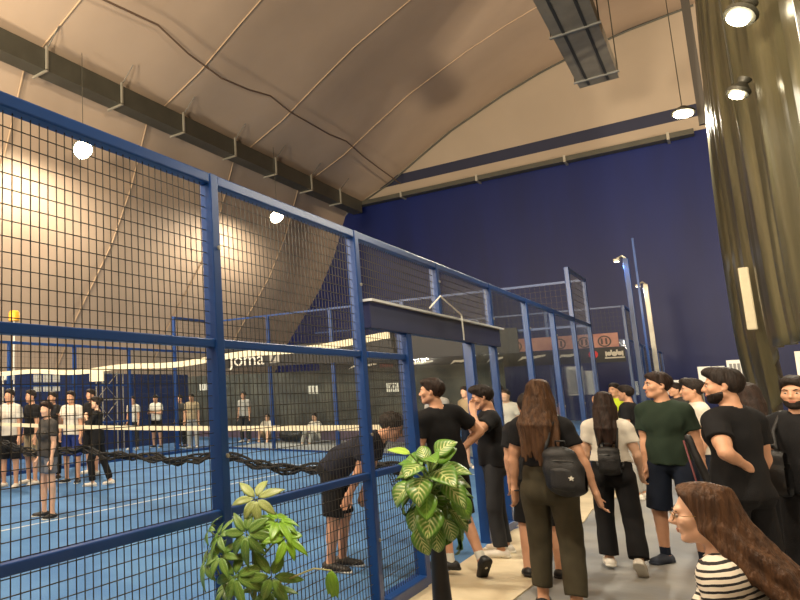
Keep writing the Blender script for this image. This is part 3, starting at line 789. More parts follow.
    for g in (-1, 1):
        B.cap(Hd(g*.052, .0, -.055), Hd(g*.018, .066, -.094), .026, .020 if fem else .025, .02)
        B.ell(Hd(g*.043, .062, -.022), A3(.028, .026, .026), .02, Mh.T)
        B.ell(Hd(g*.078, -.006, -.004), A3(.011, .024, .033), .008, Mh.T)
        B.ell(Hd(g*.080, .003, -.004), A3(.006, .012, .018), .006, Mh.T, neg=True)
    B.ell(Hd(0, .078, -.100), A3(.022, .018, .018)*(1 if not fem else .9), .015, Mh.T)
    B.cap(Hd(-.042, .080, .026), Hd(.042, .080, .026), .013, .013, .014)
    for g in (-1, 1): B.ell(Hd(g*.033, .101, .002), A3(.022, .017, .013), .010, Mh.T, neg=True)
    B.cap(Hd(0, .090, .016), Hd(0, .113, -.030), .0085, .0125, .010)
    for g in (-1, 1): B.ell(Hd(g*.011, .100, -.033), A3(.0095, .011, .009), .007, Mh.T)
    B.ell(Hd(0, .088, -.062), A3(.026, .012, .014), .010, Mh.T)
    body = mesh_obj('body', B.mesh(vox, smooth=1), skin(sk), root)
    if not far:
        for g in (-1, 1):
            F = Field().ell(Hd(g*.033, .0815, .001), A3(.0118, .0118, .0088), M=Mh.T); mesh_obj('eye', F.mesh(.004, pad=.012), M_EYE, body)
            F = Field().ell(Hd(g*.033, .0915, .001), A3(.0058, .0035, .0058), M=Mh.T); mesh_obj('iris', F.mesh(.0022, pad=.006), M_IRIS, body)
            F = Field().cap(Hd(g*.016, .0945, .0215), Hd(g*.034, .0935, .0270), .0042, .0048, .003).cap(Hd(g*.034, .0935, .0270), Hd(g*.054, .0800, .0215), .0048, .003, .003)
            mesh_obj('eyebrow', F.mesh(.0035, pad=.01), H_BLACK, body)
        F = Field().cap(Hd(-.019, .0935, -.0585), Hd(.019, .0935, -.0585), .0048, .0048, .004).cap(Hd(-.012, .097, -.059), Hd(.012, .097, -.059), .0055, .0055, .004).cap(Hd(-.014, .0945, -.0675), Hd(.014, .0945, -.0675), .0062, .0062, .003)
        mesh_obj('lips', F.mesh(.0035, pad=.01), M_LIP, body)
    # hair
    hm, style, vol = (hair+(0,))[:3] if hair else (H_BLACK, 'short', 0)
    F = Field(); e = .007+vol*.6
    F.ell(Hd(0, -.016, .034), A3(.079, .101, .091)*fs+e, .01, Mh.T)
    F.ell(Hd(0, .018, .088), A3(.057, .070, .028)+e*.8+vol+(.003 if style != 'long' else 0), .03, Mh.T)
    if style == 'quiff': F.ell(Hd(0, .055, .100), A3(.052, .045, .030)+e*.6, .03, Mh.T)
    if style == 'long': F.cutplane(Hd(0, .040, .045), Mh @ nrm(A3(0, -1.0, .42)))
    else: F.cutplane(Hd(0, .0, -.008), Mh @ nrm(A3(0, -.85, 1.0)))
    if style == 'long' and extra and extra.get('strands'):
        for (p, rr) in extra['strands']:
            for i in range(len(p)-1):
                q0 = Hd(*p[i][1:]) if p[i][0] == 'h' else T(*p[i][1:]); q1 = Hd(*p[i+1][1:]) if p[i+1][0] == 'h' else T(*p[i+1][1:])
                F.cap(q0, q1, rr[i], rr[i+1], .008)
        # strands are added after the cut: move the plane to stay with the cap only
        pl = [o for o in F.ops if o[0] == 'p']; rest = [o for o in F.ops if o[0] != 'p']
        F.ops = rest[:2]+pl+rest[2:]
    if style == 'bun': F.ell(Hd(0, -.12, .06), A3(.045, .045, .045), .02, Mh.T)
    mesh_obj('hair', F.mesh(max(.006, vox*.75), noise=(.0035 if style != 'long' else .004, 75 if style != 'long' else 60, 3, (1, 1, .35) if style != 'long' else (1, 1, .12)), pad=.02), hm, root)
    if beard == 'moustache':
        F = Field().cap(Hd(0, .1005, -.0475), Hd(-.030, .088, -.054), .0065, .004, .004).cap(Hd(0, .1005, -.0475), Hd(.030, .088, -.054), .0065, .004, .004)
        mesh_obj('moustache', F.mesh(.004, pad=.012), H_BLACK, root)
    elif beard:
        F = Field(); F.ell(Hd(0, .030, -.055), A3(.0635, .066, .066)+.0045, .02, Mh.T)
        for g in (-1, 1): F.cap(Hd(g*.054, .0, -.05), Hd(g*.017, .066, -.094), .029, .0265, .015)
        F.ell(Hd(0, .078, -.098), A3(.024, .019, .019), .015, Mh.T); F.cap(Hd(-.026, .090, -.047), Hd(.026, .090, -.047), .007, .007, .006)
        F.cutplane(Hd(0, .0, -.030), Mh @ nrm(A3(0, -.35, -1))); F.cutplane(Hd(0, .002, 0), Mh @ A3(0, 1, 0)); F.ell(Hd(0, .10, -.062), A3(.020, .014, .008), .003, Mh.T, neg=True)
        mesh_obj('beard', F.mesh(.0055, noise=(.0012, 120, 5), pad=.015), H_BLACK, root)
    # top: (name, material, ease, sleeve fraction of the upper arm (up to 2 = wrist), hem below the waist)
    if top:
        nm, m_, e, sl, hem = top; F = Field()
        torso(F, e+.008, .06); seatf(F, e+.004)
        if hem > .05: F.cap(waist, P0+Mp @ A3(0, 0, .13-hem-.05), st[1][2]+e+.014, st[0][2]+e+.016, .05, side=Mp @ A3(1, 0, 0), flat=1.38)
        F.cutplane(P0+Mp @ A3(0, 0, .13-hem), Mp @ A3(0, 0, 1))
        for sd in 'LR':
            s0, el, wr = J[sd+'sh'], J[sd+'el'], J[sd+'wr']; w = .88 if fem else 1.0
            F.ell(s0+nrm(el-s0)*.01, A3(.065, .063, .063)*w+e+.006, .03)
            if sl <= 1: F.cap(s0, s0+(el-s0)*sl, .056*w+e+.006, .056*w+e+.012, .02, cut=True)
            else: F.cap(s0, el, .056*w+e+.006, .046*w+e+.008, .02); F.cap(el, el+(wr-el)*(sl-1), .046*w+e+.008, .034*w+e+.004, .02, cut=True)
        F.cap(neck0, neck1+(neck1-neck0)*.5, .062 if not fem else .06, .07, .01, neg=True)
        mesh_obj(nm, F.mesh(vox, noise=(.0045, 26, 11+len(label), (1.2, 1.2, .55)), pad=.03), m_, root)
    # bottom: (name, material, ease thigh, ease end, length 0..2)
    if bottom:
        nm, m_, e, e2, ln = bottom; F = Field()
        torso_F = [o for o in (lambda f: (torso(f, .008+e*.25, .05), f)[1])(Field()).ops[:2]]
        F.ops += torso_F; seatf(F, .008+e*.35)
        F.cutplane(P0+Mp @ A3(0, 0, .19 if fem else .125), Mp @ A3(0, 0, -1))
        for sd in 'LR': leg(F, sd, .006+e, .010+e2, .012, upto=ln)
        mesh_obj(nm, F.mesh(vox, noise=(.0045, 24, 5+len(label), (1, 1, .6)), pad=.03), m_, root)
    # socks and shoes
    for sd in 'LR':
        c_, t = J[sd+'an'], J[sd+'toe']; kn = J[sd+'kn']; up = nrm(kn-c_)
        hz = nrm(np.cross(np.cross(t, up), t))   # sole normal
        if socks:
            F = Field().cap(c_-up*.045, c_+up*.075, .041, .042, .01, cut=True); mesh_obj('sock', F.mesh(max(.008, vox*.8)), socks, root)
        if shoes:
            sm, so = shoes[:2]
            sl_ = c_-hz*.078+t*.055; sx = nrm(np.cross(t, hz))
            Ms = np.stack([sx, t, hz])
            F = Field()
            F.cap(c_-hz*.035-t*.035, c_-hz*.045+t*.02, .043, .046, .02); F.cap(c_-hz*.048+t*.02, c_-hz*.055+t*.155, .048, .034, .03, side=sx, flat=1.12)
            F.cap(c_-hz*.052-t*.045, c_-hz*.052+t*.16, .036, .034, .02, side=sx, flat=1.2)
            F.cap(c_+up*.0, c_+up*.06, .03, .034, .004, neg=True) if not far else None
            F.cutplane(c_-hz*.066, hz); F.cutplane(c_+up*(.022), -up)
            sh = mesh_obj('shoe', F.mesh(max(.007, vox*.8)), sm, root)
            F = Field(); F.cap(sl_-t*.105+hz*.016, sl_+t*.115+hz*.016, .040, .038, .02, side=sx, flat=1.2); F.cutplane(sl_, hz); F.cutplane(sl_+hz*.024, -hz)
            mesh_obj('sole', F.mesh(max(.007, vox*.8), smooth=0), so, sh)
            if len(shoes) > 2 and not far:      # side mark
                for g in (-1, 1):
                    F = Field(); a_ = c_-hz*.052+sx*g*.046
                    F.cap(a_-t*.02+hz*.012, a_+t*.02-hz*.008, .003, .009, .003).cap(a_+t*.02-hz*.008, a_+t*.09+hz*.018-sx*g*.006, .009, .002, .003)
                    mesh_obj('side_mark', F.mesh(.004, pad=.01), shoes[2], sh)
    for ch in root.children_recursive: pass
    root.scale = (S, S, S)
    return root, dict(T=T, Hd=Hd, J=J, P0=P0, Mp=Mp, Ml=Ml, Mh=Mh, S=S, waist=waist)

# ------------------------------------------------------------------ clothes
BLK = cloth('black_jersey', (24, 24, 26)); BLK2 = cloth('washed_black_jersey', (34, 34, 36)); WHT = cloth('white_jersey', (218, 212, 198)); GRN = cloth('dark_green_jersey', (40, 54, 42))
NVY = cloth('navy_cotton', (30, 38, 54)); OLV = cloth('olive_cotton', (68, 63, 48)); DNM = cloth('charcoal_denim', (46, 47, 50)); CHA = cloth('charcoal_jersey', (64, 62, 60))
BGE = cloth('beige_cotton', (170, 152, 122)); LGR = cloth('pale_grey_cotton', (168, 166, 160)); BLU = cloth('blue_sport_cloth', (40, 56, 116)); GRS = cloth('faded_denim', (112, 116, 122)); NEO = cloth('neon_vest_cloth', (186, 206, 50))
BSH = mat('black_shoe_leather', (20, 20, 21), .5, 0, .1, 8); NSH = mat('navy_shoe_canvas', (36, 46, 62), .7, 0, .1, 8); WSH = mat('white_shoe_leather', (216, 210, 198), .5, 0, .08, 8); BSO = mat('black_rubber', (26, 26, 26), .7)
def stripes():
    m = mat('striped_jersey', (218, 212, 198), .85); nt = m.node_tree; b = nt.nodes['Principled BSDF']
    tc = nt.nodes.new('ShaderNodeTexCoord'); mp = nt.nodes.new('ShaderNodeMapping'); mp.inputs['Rotation'].default_value = (R(14), 0, 0)
    w = nt.nodes.new('ShaderNodeTexWave'); w.bands_direction = 'Z'; w.inputs['Scale'].default_value = 13; w.inputs['Distortion'].default_value = .8; w.inputs['Detail Scale'].default_value = 2
    r = nt.nodes.new('ShaderNodeValToRGB'); r.color_ramp.elements[0].position = .30; r.color_ramp.elements[1].position = .38
    r.color_ramp.elements[0].color = (*s2l((28, 27, 28)), 1); r.color_ramp.elements[1].color = (*s2l((216, 208, 192)), 1)
    nt.links.new(tc.outputs['Object'], mp.inputs[0]); nt.links.new(mp.outputs[0], w.inputs[0]); nt.links.new(w.outputs['Fac'], r.inputs[0]); nt.links.new(r.outputs[0], b.inputs['Base Color'])
    return m
STR = stripes()

def strands(n, top, mid, end, seed=1, half=True, spread=1.0):
    """hair falling from the head over the back: top/mid/end = (half width, y, z); first point on the head, others on the torso"""
    rs = random.Random(seed); out = []
    for i in range(n):
        u = -1+2*i/(n-1); a = u*R(105)
        hx, hy = .075*math.sin(a), -.018-.088*math.cos(a)
        hz = .045*rs.random()+.035*(1-u*u)
        p = [('h', hx*.8, hy*.82, hz+.03), ('h', hx*1.06, hy*1.04-.012, -.03-.02*rs.random()), ('t', u*mid[0]+rs.uniform(-.01, .01), mid[1]-.03*math.cos(a)+rs.uniform(-.008, .008)+(.06 if abs(u) > .8 else 0), mid[2]),
             ('t', u*end[0]+rs.uniform(-.015, .015), end[1]+rs.uniform(-.012, .012), end[2]+rs.uniform(-.02, .05)+.06*abs(u))]
        out.append((p, [.022, .026, .024, .009]))
        if i % 2: out.append(([p[0], p[1], (p[2][0], p[2][1]*.9, p[2][2]-.012, p[2][3]), ('t', p[3][1]*.8, p[3][2]+.012, p[3][3]+.05)], [.02, .022, .02, .008]))
    return out
def bag_on(info, root, name, label, cat, c, size, mats, strap_to=(), logo=None, tilt=0, extra_strap=True):
    """a backpack carried on a back; c: centre in the wearer's torso frame (x, y, z above the waist)"""
    T = info['T']; e = bpy.data.objects.new(name, None); COL.objects.link(e); e.location = root.location; e.rotation_euler = root.rotation_euler; e.scale = root.scale; e.empty_display_size = .1
    tag(e, label, cat)
    x, y, z = c; w, d, h = size; sx = info['Ml'] @ A3(1, 0, 0)
    t_ = math.tan(R(tilt))
    F = Field(); F.cap(T(x-h*t_/2, y, z-h/2+d/2), T(x+h*t_/2, y+.01, z+h/2-d/2), d*.52, d*.45, .02, side=sx, flat=w/d)
    F.cap(T(x-h*t_/2, y, z-h/2+d*.42), T(x, y, z), d*.5, d*.5, .03, side=sx, flat=w/d*1.04)
    body = mesh_obj('body', F.mesh(.009, noise=(.003, 30, 4)), mats[0], e)
    F = Field(); F.cap(T(x-h*t_*.4, y-d*.36, z-h*.30), T(x-h*t_*.1, y-d*.36, z-h*.02), d*.26, d*.22, .02, side=sx, flat=w/d*1.5); mesh_obj('pocket', F.mesh(.008, noise=(.002, 34, 4)), mats[0], e)
    k = MB(); k.tube([T(x-w*.33, y-d*.30, z+h*.18), T(x, y-d*.50, z+h*.20), T(x+w*.33, y-d*.30, z+h*.18)], .004, 6); k.build('zip', mats[1], e)
    k = MB(); k.tube([T(x-.03, y, z+h*.48), T(x-.03, y-.01, z+h*.58), T(x+.03, y-.01, z+h*.58), T(x+.03, y, z+h*.48)], .007, 6); k.build('handle', mats[0], e, smooth=True)
    for pts in strap_to:
        k = MB(); P = [Vector(T(*p)) for p in pts]
        q = []
        for i in range(len(P)-1):
            for s in range(4): q.append(P[i].lerp(P[i+1], s/4))
        q.append(P[-1]); k.tube(q, .013, 8); k.build('strap', mats[0], e, smooth=True)
    if logo:
        k = MB(); cx, cz, r_ = logo; n = 5; o_ = T(x+cx, y-d*.64, z+cz); X_ = Vector(sx); Z_ = Vector(info['Ml'] @ A3(0, 0, 1)); Y_ = Vector(info['Ml'] @ A3(0, -1, 0))
        v = []
        for i in range(2*n):
            a = math.pi*i/n; rr = r_ if i % 2 == 0 else r_*.42; v.append(Vector(o_)+X_*math.sin(a)*rr+Z_*math.cos(a)*rr)
        k.add([p+Y_*.004 for p in v]+[p-Y_*.02 for p in v], [tuple(range(2*n))]+[(i, (i+1) % (2*n), 2*n+(i+1) % (2*n), 2*n+i) for i in range(2*n)])
        k.build('logo', M_INK, e)
    return e
BAGM = (mat('black_nylon', (20, 20, 21), .55, 0, .2, 14, .2, 120), mat('dark_zip', (60, 60, 58), .4, .5))

# ------------------------------------------------------------------ the people on the walkway
person('man in black t-shirt and shorts leaning at the gate, hand on hip, seen from behind', (-2.09, 6.62, .014), 52, 1.73, sk='tan', head=(42, 0, 0), twist=-4, tilt=-9, vox=.0095,
       arms={'L': ((.16, .10, -1), (.0, .22, -1), (-.3, 1, 0), .5), 'R': ((.80, -.12, -.62), (-.62, .30, -.72), (.5, .5, .6), .5)},
       legs={'L': ((-.04, .06, -1), (-.02, -.08, -1), (.9, .5)), 'R': ((.04, -.04, -1), (.04, -.50, -1), (.15, .62, -.8))},
       top=('tee', BLK, .010, .62, .14), bottom=('shorts', BLK, .008, .03, .95), shoes=(BSH, BSO), socks=M_WHITE, hair=(H_DARK, 'short', .002))
person('man in black t-shirt and charcoal jeans holding a hand to his forehead', (-1.96, 7.62, .014), 112, 1.70, sk='tan', head=(-6, -14, 0), vox=.0095,
       arms={'L': ((.62, .55, -.35), (-.75, .0, .90), (-.6, -.6, .3), .4), 'R': ((.3, .3, -.9), (-.2, .5, .9), (0, 1, 0), .5)},
       legs={'L': ((.09, .10, -1), (.0, -.06, -1), (.2, 1)), 'R': ((.09, -.06, -1), (.0, -.10, -1), (.3, 1))},
       top=('tee', BLK, .010, .6, .14), bottom=('jeans', DNM, .004, .016, 1.93), shoes=(WSH, M_SOLE, BSH), hair=(H_BLACK, 'quiff', .004))
C_, ci = person('woman with very long brown hair, black t-shirt and olive trousers, walking away', (-1.17, 6.02, 0), -4, 1.74, sex='f', sk='tan', vox=.0095,
       arms={'L': ((.26, -.06, -1), (.10, .20, -1), (-.3, 1, 0), .4), 'R': ((.38, .02, -1), (.20, .25, -1), (-.3, 1, 0), .4)},
       legs={'L': ((.05, .16, -1), (.02, -.10, -1), (.2, 1)), 'R': ((.06, -.04, -1), (.04, -.28, -1), (.2, 1, -.15))},
       top=('tee', BLK, .006, .55, -.04), bottom=('trousers', OLV, .012, .020, 1.80), shoes=(BSH, M_SOLE), hair=(H_BROWN, 'long', .004),
       extra=dict(strands=strands(17, 0, (.125, -.14, .36), (.115, -.165, .06), 2)))
k = MB(); q = ci['J']['Lwr']; k.tube([Vector(q)+Vector((.03*math.cos(a), .03*math.sin(a), .006)) for a in [i*math.pi/8 for i in range(17)]], .006, 6); k.build('wristband', BAGM[0], C_)
bag_on(ci, C_, 'backpack', 'black backpack with a small white mark carried at the right hip by the long-haired woman', 'backpack', (.165, -.200, .04), (.25, .17, .36), BAGM,
       [[(.06, -.20, .17), (.10, -.14, .36), (.12, .0, .43), (.13, .09, .34), (.17, .02, .12), (.18, -.16, -.05)]], logo=(.07, -.05, .019), tilt=-6)
person('man in black t-shirt and shorts mostly hidden behind the long-haired woman', (-1.47, 7.05, 0), 4, 1.62, vox=.011, sk='tan', top=('tee', BLK2, .012, .62, .14), bottom=('shorts', BLK, .008, .03, .95),
       legs={'L': ((.07, -.06, -1), (0, -.26, -1), (.2, 1, -.2)), 'R': ((.08, .12, -1), (0, -.05, -1), (.2, 1))}, shoes=(BSH, BSO), hair=(H_BLACK, 'short', .002))
D_, di = person('woman with long dark hair, white t-shirt and wide black trousers, walking away', (-.95, 7.65, 0), 2, 1.59, sex='f', sk='fair', vox=.0095,
       arms={'L': ((.22, .05, -1), (.05, .5, -1), (-.3, 1, 0), .5), 'R': ((.26, .05, -1), (.02, .7, -1), (-.3, 1, 0), .5)},
       legs={'L': ((.05, .14, -1), (.0, -.06, -1), (.2, 1)), 'R': ((.07, -.08, -1), (.06, -.50, -1), (.1, .75, -.75))},
       top=('tee', WHT, .010, .55, .0), bottom=('trousers', BLK, .008, .034, 1.93), shoes=(WSH, M_SOLE), hair=(H_DARK, 'long', .003),
       extra=dict(strands=strands(14, 0, (.095, -.125, .34), (.075, -.15, .12), 5)))
bag_on(di, D_, 'backpack', 'small black backpack low on the back of the woman in the white t-shirt', 'backpack', (.0, -.185, .03), (.24, .12, .28), BAGM,
       [[(g*.07, -.15, .14), (g*.09, -.115, .32), (g*.10, .0, .42), (g*.11, .09, .32), (g*.125, .0, .08), (g*.10, -.13, -.05)] for g in (-1, 1)])
person('man in black top and pale grey trousers standing beyond the white-shirted woman', (-1.25, 12.5, 0), 78, 1.66, vox=.012, top=('tee', BLK, .012, .62, .14), bottom=('trousers', LGR, .006, .02, 1.93), shoes=(WSH, M_SOLE), hair=(H_BLACK, 'short', .004))
person('person in a neon yellow vest at the far end of the walkway, arm raised', (-1.62, 14.6, 0), 150, 1.70, vox=.013, top=('vest', NEO, .016, .3, .16), bottom=('trousers', DNM, .006, .02, 1.93), shoes=(BSH, BSO),
       arms={'R': ((.3, .4, -.8), (.1, .3, 1), (0, 1, 0), .5), 'L': ((.3, .5, -.7), (-.3, .8, .3), (0, 0, 1), .5)}, hair=(H_BLACK, 'short', .002))
person('man in dark green t-shirt and navy shorts facing the camera, looking left', (-.55, 8.2, 0), 172, 1.79, sk='tan', wid=.90, head=(-58, 2, 0), vox=.0095,
       arms={'R': ((.08, .02, -1), (.03, .20, -1), (-.3, 1, 0), .4), 'L': ((.2, -.1, -1), (.10, .05, -1), (-.3, 1, 0), .4)},
       legs={'R': ((.09, .0, -1), (.0, -.02, -1), (.35, 1)), 'L': ((.12, .04, -1), (.03, -.05, -1), (.45, 1))},
       top=('tee', GRN, .008, .66, .15), bottom=('shorts', NVY, .010, .03, .98), shoes=(NSH, NSH), socks=NVY, hair=(H_DARK, 'short', .001))
person('man in a white t-shirt facing left behind the man in dark green', (-.36, 9.9, 0), 98, 1.72, vox=.011, top=('tee', WHT, .014, .62, .14), bottom=('shorts', NVY, .008, .03, .95), shoes=(WSH, M_SOLE), hair=(H_BLACK, 'quiff', .006))
person('dark-haired person whose head shows just right of the man in dark green', (-.80, 15.2, 0), 120, 1.68, vox=.013, top=('tee', CHA, .012, .62, .14), bottom=('trousers', DNM, .006, .02, 1.93), shoes=(BSH, BSO), hair=(H_BLACK, 'short', .006))
person('person in pale shirt far behind, between the dark green and the white t-shirts', (-.80, 19.0, 0), 160, 1.76, vox=.014, top=('tee', BGE, .012, .62, .14), bottom=('trousers', DNM, .006, .02, 1.93), shoes=(BSH, BSO), hair=(H_DARK, 'short', .002))
person('bearded man in profile with a hand on his lower back, standing on the right', (-.05, 6.35, 0), 50, 1.78, sk='tan', wid=.92, head=(38, 0, 0), vox=.0095, beard=True,
       arms={'L': ((.45, -.55, -.72), (-.86, .22, -.40), (.1, .3, 1), .35), 'R': ((.3, .1, -1), (-.1, .4, -1), (-.3, 1, 0), .4)},
       top=('tee', BLK, .010, .60, .18), bottom=('trousers', BLK, .010, .026, 1.93), shoes=(BSH, BSO), hair=(H_BLACK, 'quiff', .001))
person('dark-haired person in black behind the bearded man, arm out to the right', (.07, 7.7, 0), 12, 1.66, sex='f', sk='tan', vox=.011,
       arms={'R': ((.85, .2, -.42), (.5, .5, -.5), (0, 1, 0), .4)}, top=('tee', BLK2, .008, .5, .08), bottom=('trousers', BLK, .008, .03, 1.93), shoes=(BSH, M_SOLE), hair=(H_DARK, 'long', .010),
       extra=dict(strands=strands(11, 0, (.085, -.11, .38), (.07, -.13, .28), 8)))
J_, ji = person('bearded man with short dark hair cut by the right edge of the picture', (.33, 7.0, 0), 158, 1.71, sk='tan', wid=.9, head=(4, 0, 0), vox=.0095, beard=True,
       arms={'R': ((.25, .25, -.9), (-.2, .9, -.2), (0, 0, 1), .5), 'L': ((.25, .1, -1), (.0, .5, -1), (-.3, 1, 0), .4)},
       top=('tee', BLK, .014, .7, .16), bottom=('trousers', BLK, .008, .03, 1.93), shoes=(BSH, M_SOLE), hair=(H_BLACK, 'short', .004))
bag_on(ji, J_, 'shoulder_bag', 'black shoulder bag carried in front by the man at the right edge', 'bag', (.13, .215, .0), (.28, .12, .34), BAGM,
       [[(.10, .19, .15), (.12, .14, .30), (.10, .02, .44), (.04, -.13, .33)]])
# long racket bag carried between the green shirt and the black shirt
# racket bag
e = empty('racket_bag', (-.30, 7.5, .62), 'dark racket bag with a red edge between the green shirt and the bearded man', 'bag')
F = Field(); F.cap((.06, 0, .12), (-.06, 0, .60), .034, .028, .02, side=(0, 1, 0), flat=1.0).cap((.10, 0, -.55), (.06, 0, .14), .075, .08, .03, side=(.98, 0, .15), flat=1.3)
mesh_obj('case', F.mesh(.011, noise=(.003, 22, 4)), BAGM[0], e)
k = MB(); k.tube([(.02, -.085, -.5), (-.02, -.09, .1), (-.09, -.036, .58)], .007, 6); k.build('red_piping', mat('dark_red_piping', (96, 40, 42), .6), e, smooth=True)

# ------------------------------------------------------------------ woman seated in front
def chair(loc, rot, label):
    e = empty('chair', loc, label, 'chair', rot)
    m_red = mat('dark_red_vinyl', (74, 22, 26), .4, 0, .15, 8)
    F = Field(); F.cap((-.0, -.17, .375), (0, .17, .375), .045, .045, .02, side=(1, 0, 0), flat=4.6); mesh_obj('seat', F.mesh(.014), m_red, e)
    F = Field(); F.cap((0, -.27, .60), (0, -.32, .98), .04, .036, .02, side=(1, 0, 0), flat=5.4); mesh_obj('backrest', F.mesh(.014), m_red, e)
    for sx in (-1, 1):
        k = MB(); k.tube([(sx*.19, .17, 0), (sx*.18,   .16, .36)], .016, 8); k.build('leg', M_STEEL, e)
        k = MB(); k.tube([(sx*.19, -.26, 0), (sx*.18, -.22, .36), (sx*.17, -.29, .7)], .016, 8); k.build('leg', M_STEEL, e)
chair((-.05, 3.5, 0), 82, 'dark red padded chair under the seated woman in front')
chair((.40, 5.0, 0), 60, 'dark red padded chair by the right edge, behind the seated woman')
K_, ki = person('seated woman with long brown hair, glasses and a black and white striped top', (-.05, 3.5, 0), 82, 1.66, sex='f', sk='fair', seat=.41/(1.66/1.75)-.005, lean=10, bend=2, head=(4, -4, -4), vox=.0075,
       arms={'L': ((.16, .05, -1), (-.1, 1, -.1), (0, 0, 1), .5), 'R': ((.16, .05, -1), (-.1, 1, -.1), (0, 0, 1), .5)},
       legs={'L': ((.12, 1, -.12), (0, -.08, -1), (.1, 1)), 'R': ((.12, 1, -.12), (0, .05, -1), (.1, 1))},
       top=('striped_top', STR, .008, .75, .08), bottom=('jeans', DNM, .006, .02, 1.93), shoes=(WSH, M_SOLE), hair=(H_BROWN, 'long', .006),
       extra=dict(strands=strands(21, 0, (.13, -.17, .36), (.12, -.30, .05), 11)))
k = MB(); Hd = ki['Hd']
for g in (-1, 1):
    k.tube([Hd(g*.034+.023*math.cos(a), .107-.012*abs(math.cos(a)), .0+.019*math.sin(a)) for a in [i*math.pi/10 for i in range(21)]], .0016, 6, caps=False)
k.tube([Hd(-.011, .108, .004), Hd(0, .112, .007), Hd(.011, .108, .004)], .0016, 6)
for g in (-1, 1): k.tube([Hd(g*.057, .095, .006), Hd(g*.077, .05, .008), Hd(g*.082, -.005, .01)], .0016, 6)
k.build('eyeglasses', mat('thin_metal_frame', (120, 96, 60), .3, .8), K_, smooth=True)

# ------------------------------------------------------------------ people on the court
person('man in navy t-shirt and black shorts bending over behind the fence', (-3.01, 6.18, .012), -80, 1.76, sk='tan', lean=62, bend=38, head=(8, -32, 0), vox=.0095,
       arms={'L': ((.05, -.30, -1), (-.05, -.35, -1), (0, 1, 0), .6), 'R': ((.05, -.40, -1), (-.05, -.50, -1), (0, 1, 0), .6)},
       legs={'L': ((.08, .10, -1), (0, -.12, -1), (.15, 1)), 'R': ((.08, .02, -1), (0, -.14, -1), (.15, 1))},
       top=('tee', cloth('dark_navy_jersey', (30, 32, 44)), .014, .62, .14), bottom=('shorts', BLK, .010, .03, .95), shoes=(BSH, M_SOLE), hair=(H_BLACK, 'short', .008))
def fp(label, x, y, face, h, top, bottom, shoes=(WSH, M_SOLE), **k):
    k.setdefault('hair', (H_BLACK, 'short', .004)); k.setdefault('sk', 'tan')
    return person(label, (x, y, .012), face, h, far=True, vox=k.pop('vox', .018), top=top, bottom=bottom, shoes=shoes, **k)
tee = lambda m: ('tee', m, .013, .62, .14); sho = lambda m: ('shorts', m, .010, .03, .93); tro = lambda m: ('trousers', m, .004, .018, 1.93)
fp('girl in charcoal t-shirt and short shorts standing on the court in front of the net', -7.5, 6.33, 168, 1.62, ('tee', CHA, .016, .6, .14), ('shorts', GRS, .006, .02, .55), (BSH, M_SOLE), sex='f', sk='fair', vox=.013, hair=(H_DARK, 'short', .010), head=(14, 0, 0))
fp('player in white t-shirt and black shorts at the left edge, behind the net', -10.6, 8.0, 200, 1.86, tee(WHT), sho(BLK), arms={'R': ((.2, .5, -.8), (-.6, .8, .2), (0, 0, 1), .5)})
fp('player in black t-shirt and beige shorts behind the net, second from the left edge', -10.62, 8.55, 170, 1.84, tee(BLK), sho(BGE), (WSH, M_SOLE))
fp('player in black top behind the girl in charcoal, third from the left edge', -10.9, 9.35, 190, 1.80, tee(BLK2), tro(BLK), (BSH, M_SOLE))
fp('player in white t-shirt and blue shorts behind the net, beside the girl in charcoal', -10.05, 9.12, 196, 1.80, tee(WHT), sho(BLU), (BSH, M_SOLE), arms={'R': ((.2, .3, -.9), (-.5, .8, .5), (0, 0, 1), .5)})
fp('tall player in black half hidden behind the white shirt and blue shorts', -10.75, 10.35, 175, 1.84, tee(BLK), sho(BLK), (WSH, M_SOLE))
fp('player in black long-sleeved top and leggings with white shoes, hand at the chin', -9.3, 9.1, 118, 1.69, ('top', BLK, .006, 1.6, .14), tro(BLK), (WSH, M_SOLE), sex='f', sk='fair', vox=.013,
   arms={'L': ((.25, .45, -.8), (-.6, .3, .9), (0, 1, 0), .7), 'R': ((.2, .4, -.9), (-.9, .5, .1), (0, 0, 1), .6)}, legs={'L': ((.10, .25, -1), (0, -.10, -1), (.2, 1)), 'R': ((.08, -.22, -1), (0, -.35, -1), (.2, 1, -.2))}, hair=(H_BLACK, 'bun', .003))
fp('person in a white top standing far left of the scaffold frame', -14.3, 15.6, 190, 1.66, tee(WHT), tro(DNM))
fp('person in white t-shirt and black shorts beyond the far fence, hands together', -14.2, 16.6, 190, 1.68, tee(WHT), sho(BLK), (BSH, M_SOLE), arms={'L': ((.3, .3, -.9), (-.7, .7, .1), (0, 0, 1), .5), 'R': ((.3, .3, -.9), (-.7, .7, .1), (0, 0, 1), .5)})
fp('person in dark clothes beyond the far fence, right of the white t-shirt', -13.5, 17.0, 170, 1.66, tee(CHA), tro(BLK), (BSH, M_SOLE))
fp('person in beige top and pale trousers beyond the far fence', -12.95, 16.9, 200, 1.70, tee(BGE), tro(LGR))
fp('person in pale top standing beside the thick fence post, far behind', -12.75, 19.6, 185, 1.72, tee(LGR), tro(DNM))
sit = dict(seat=.06, lean=-6, legs={'L': ((.15, .85, .50), (0, .45, -1), (.1, 1)), 'R': ((.15, .85, .50), (0, .45, -1), (.1, 1))}, arms={'L': ((.2, .6, -.7), (-.2, .9, .1), (0, 0, 1), .5), 'R': ((.2, .6, -.7), (-.2, .9, .1), (0, 0, 1), .5)})
fp('person in white sitting by the windscreen, left of the dark sports bag', -12.35, 20.4, 190, 1.66, tee(WHT), sho(BGE), sk='fair', **sit)
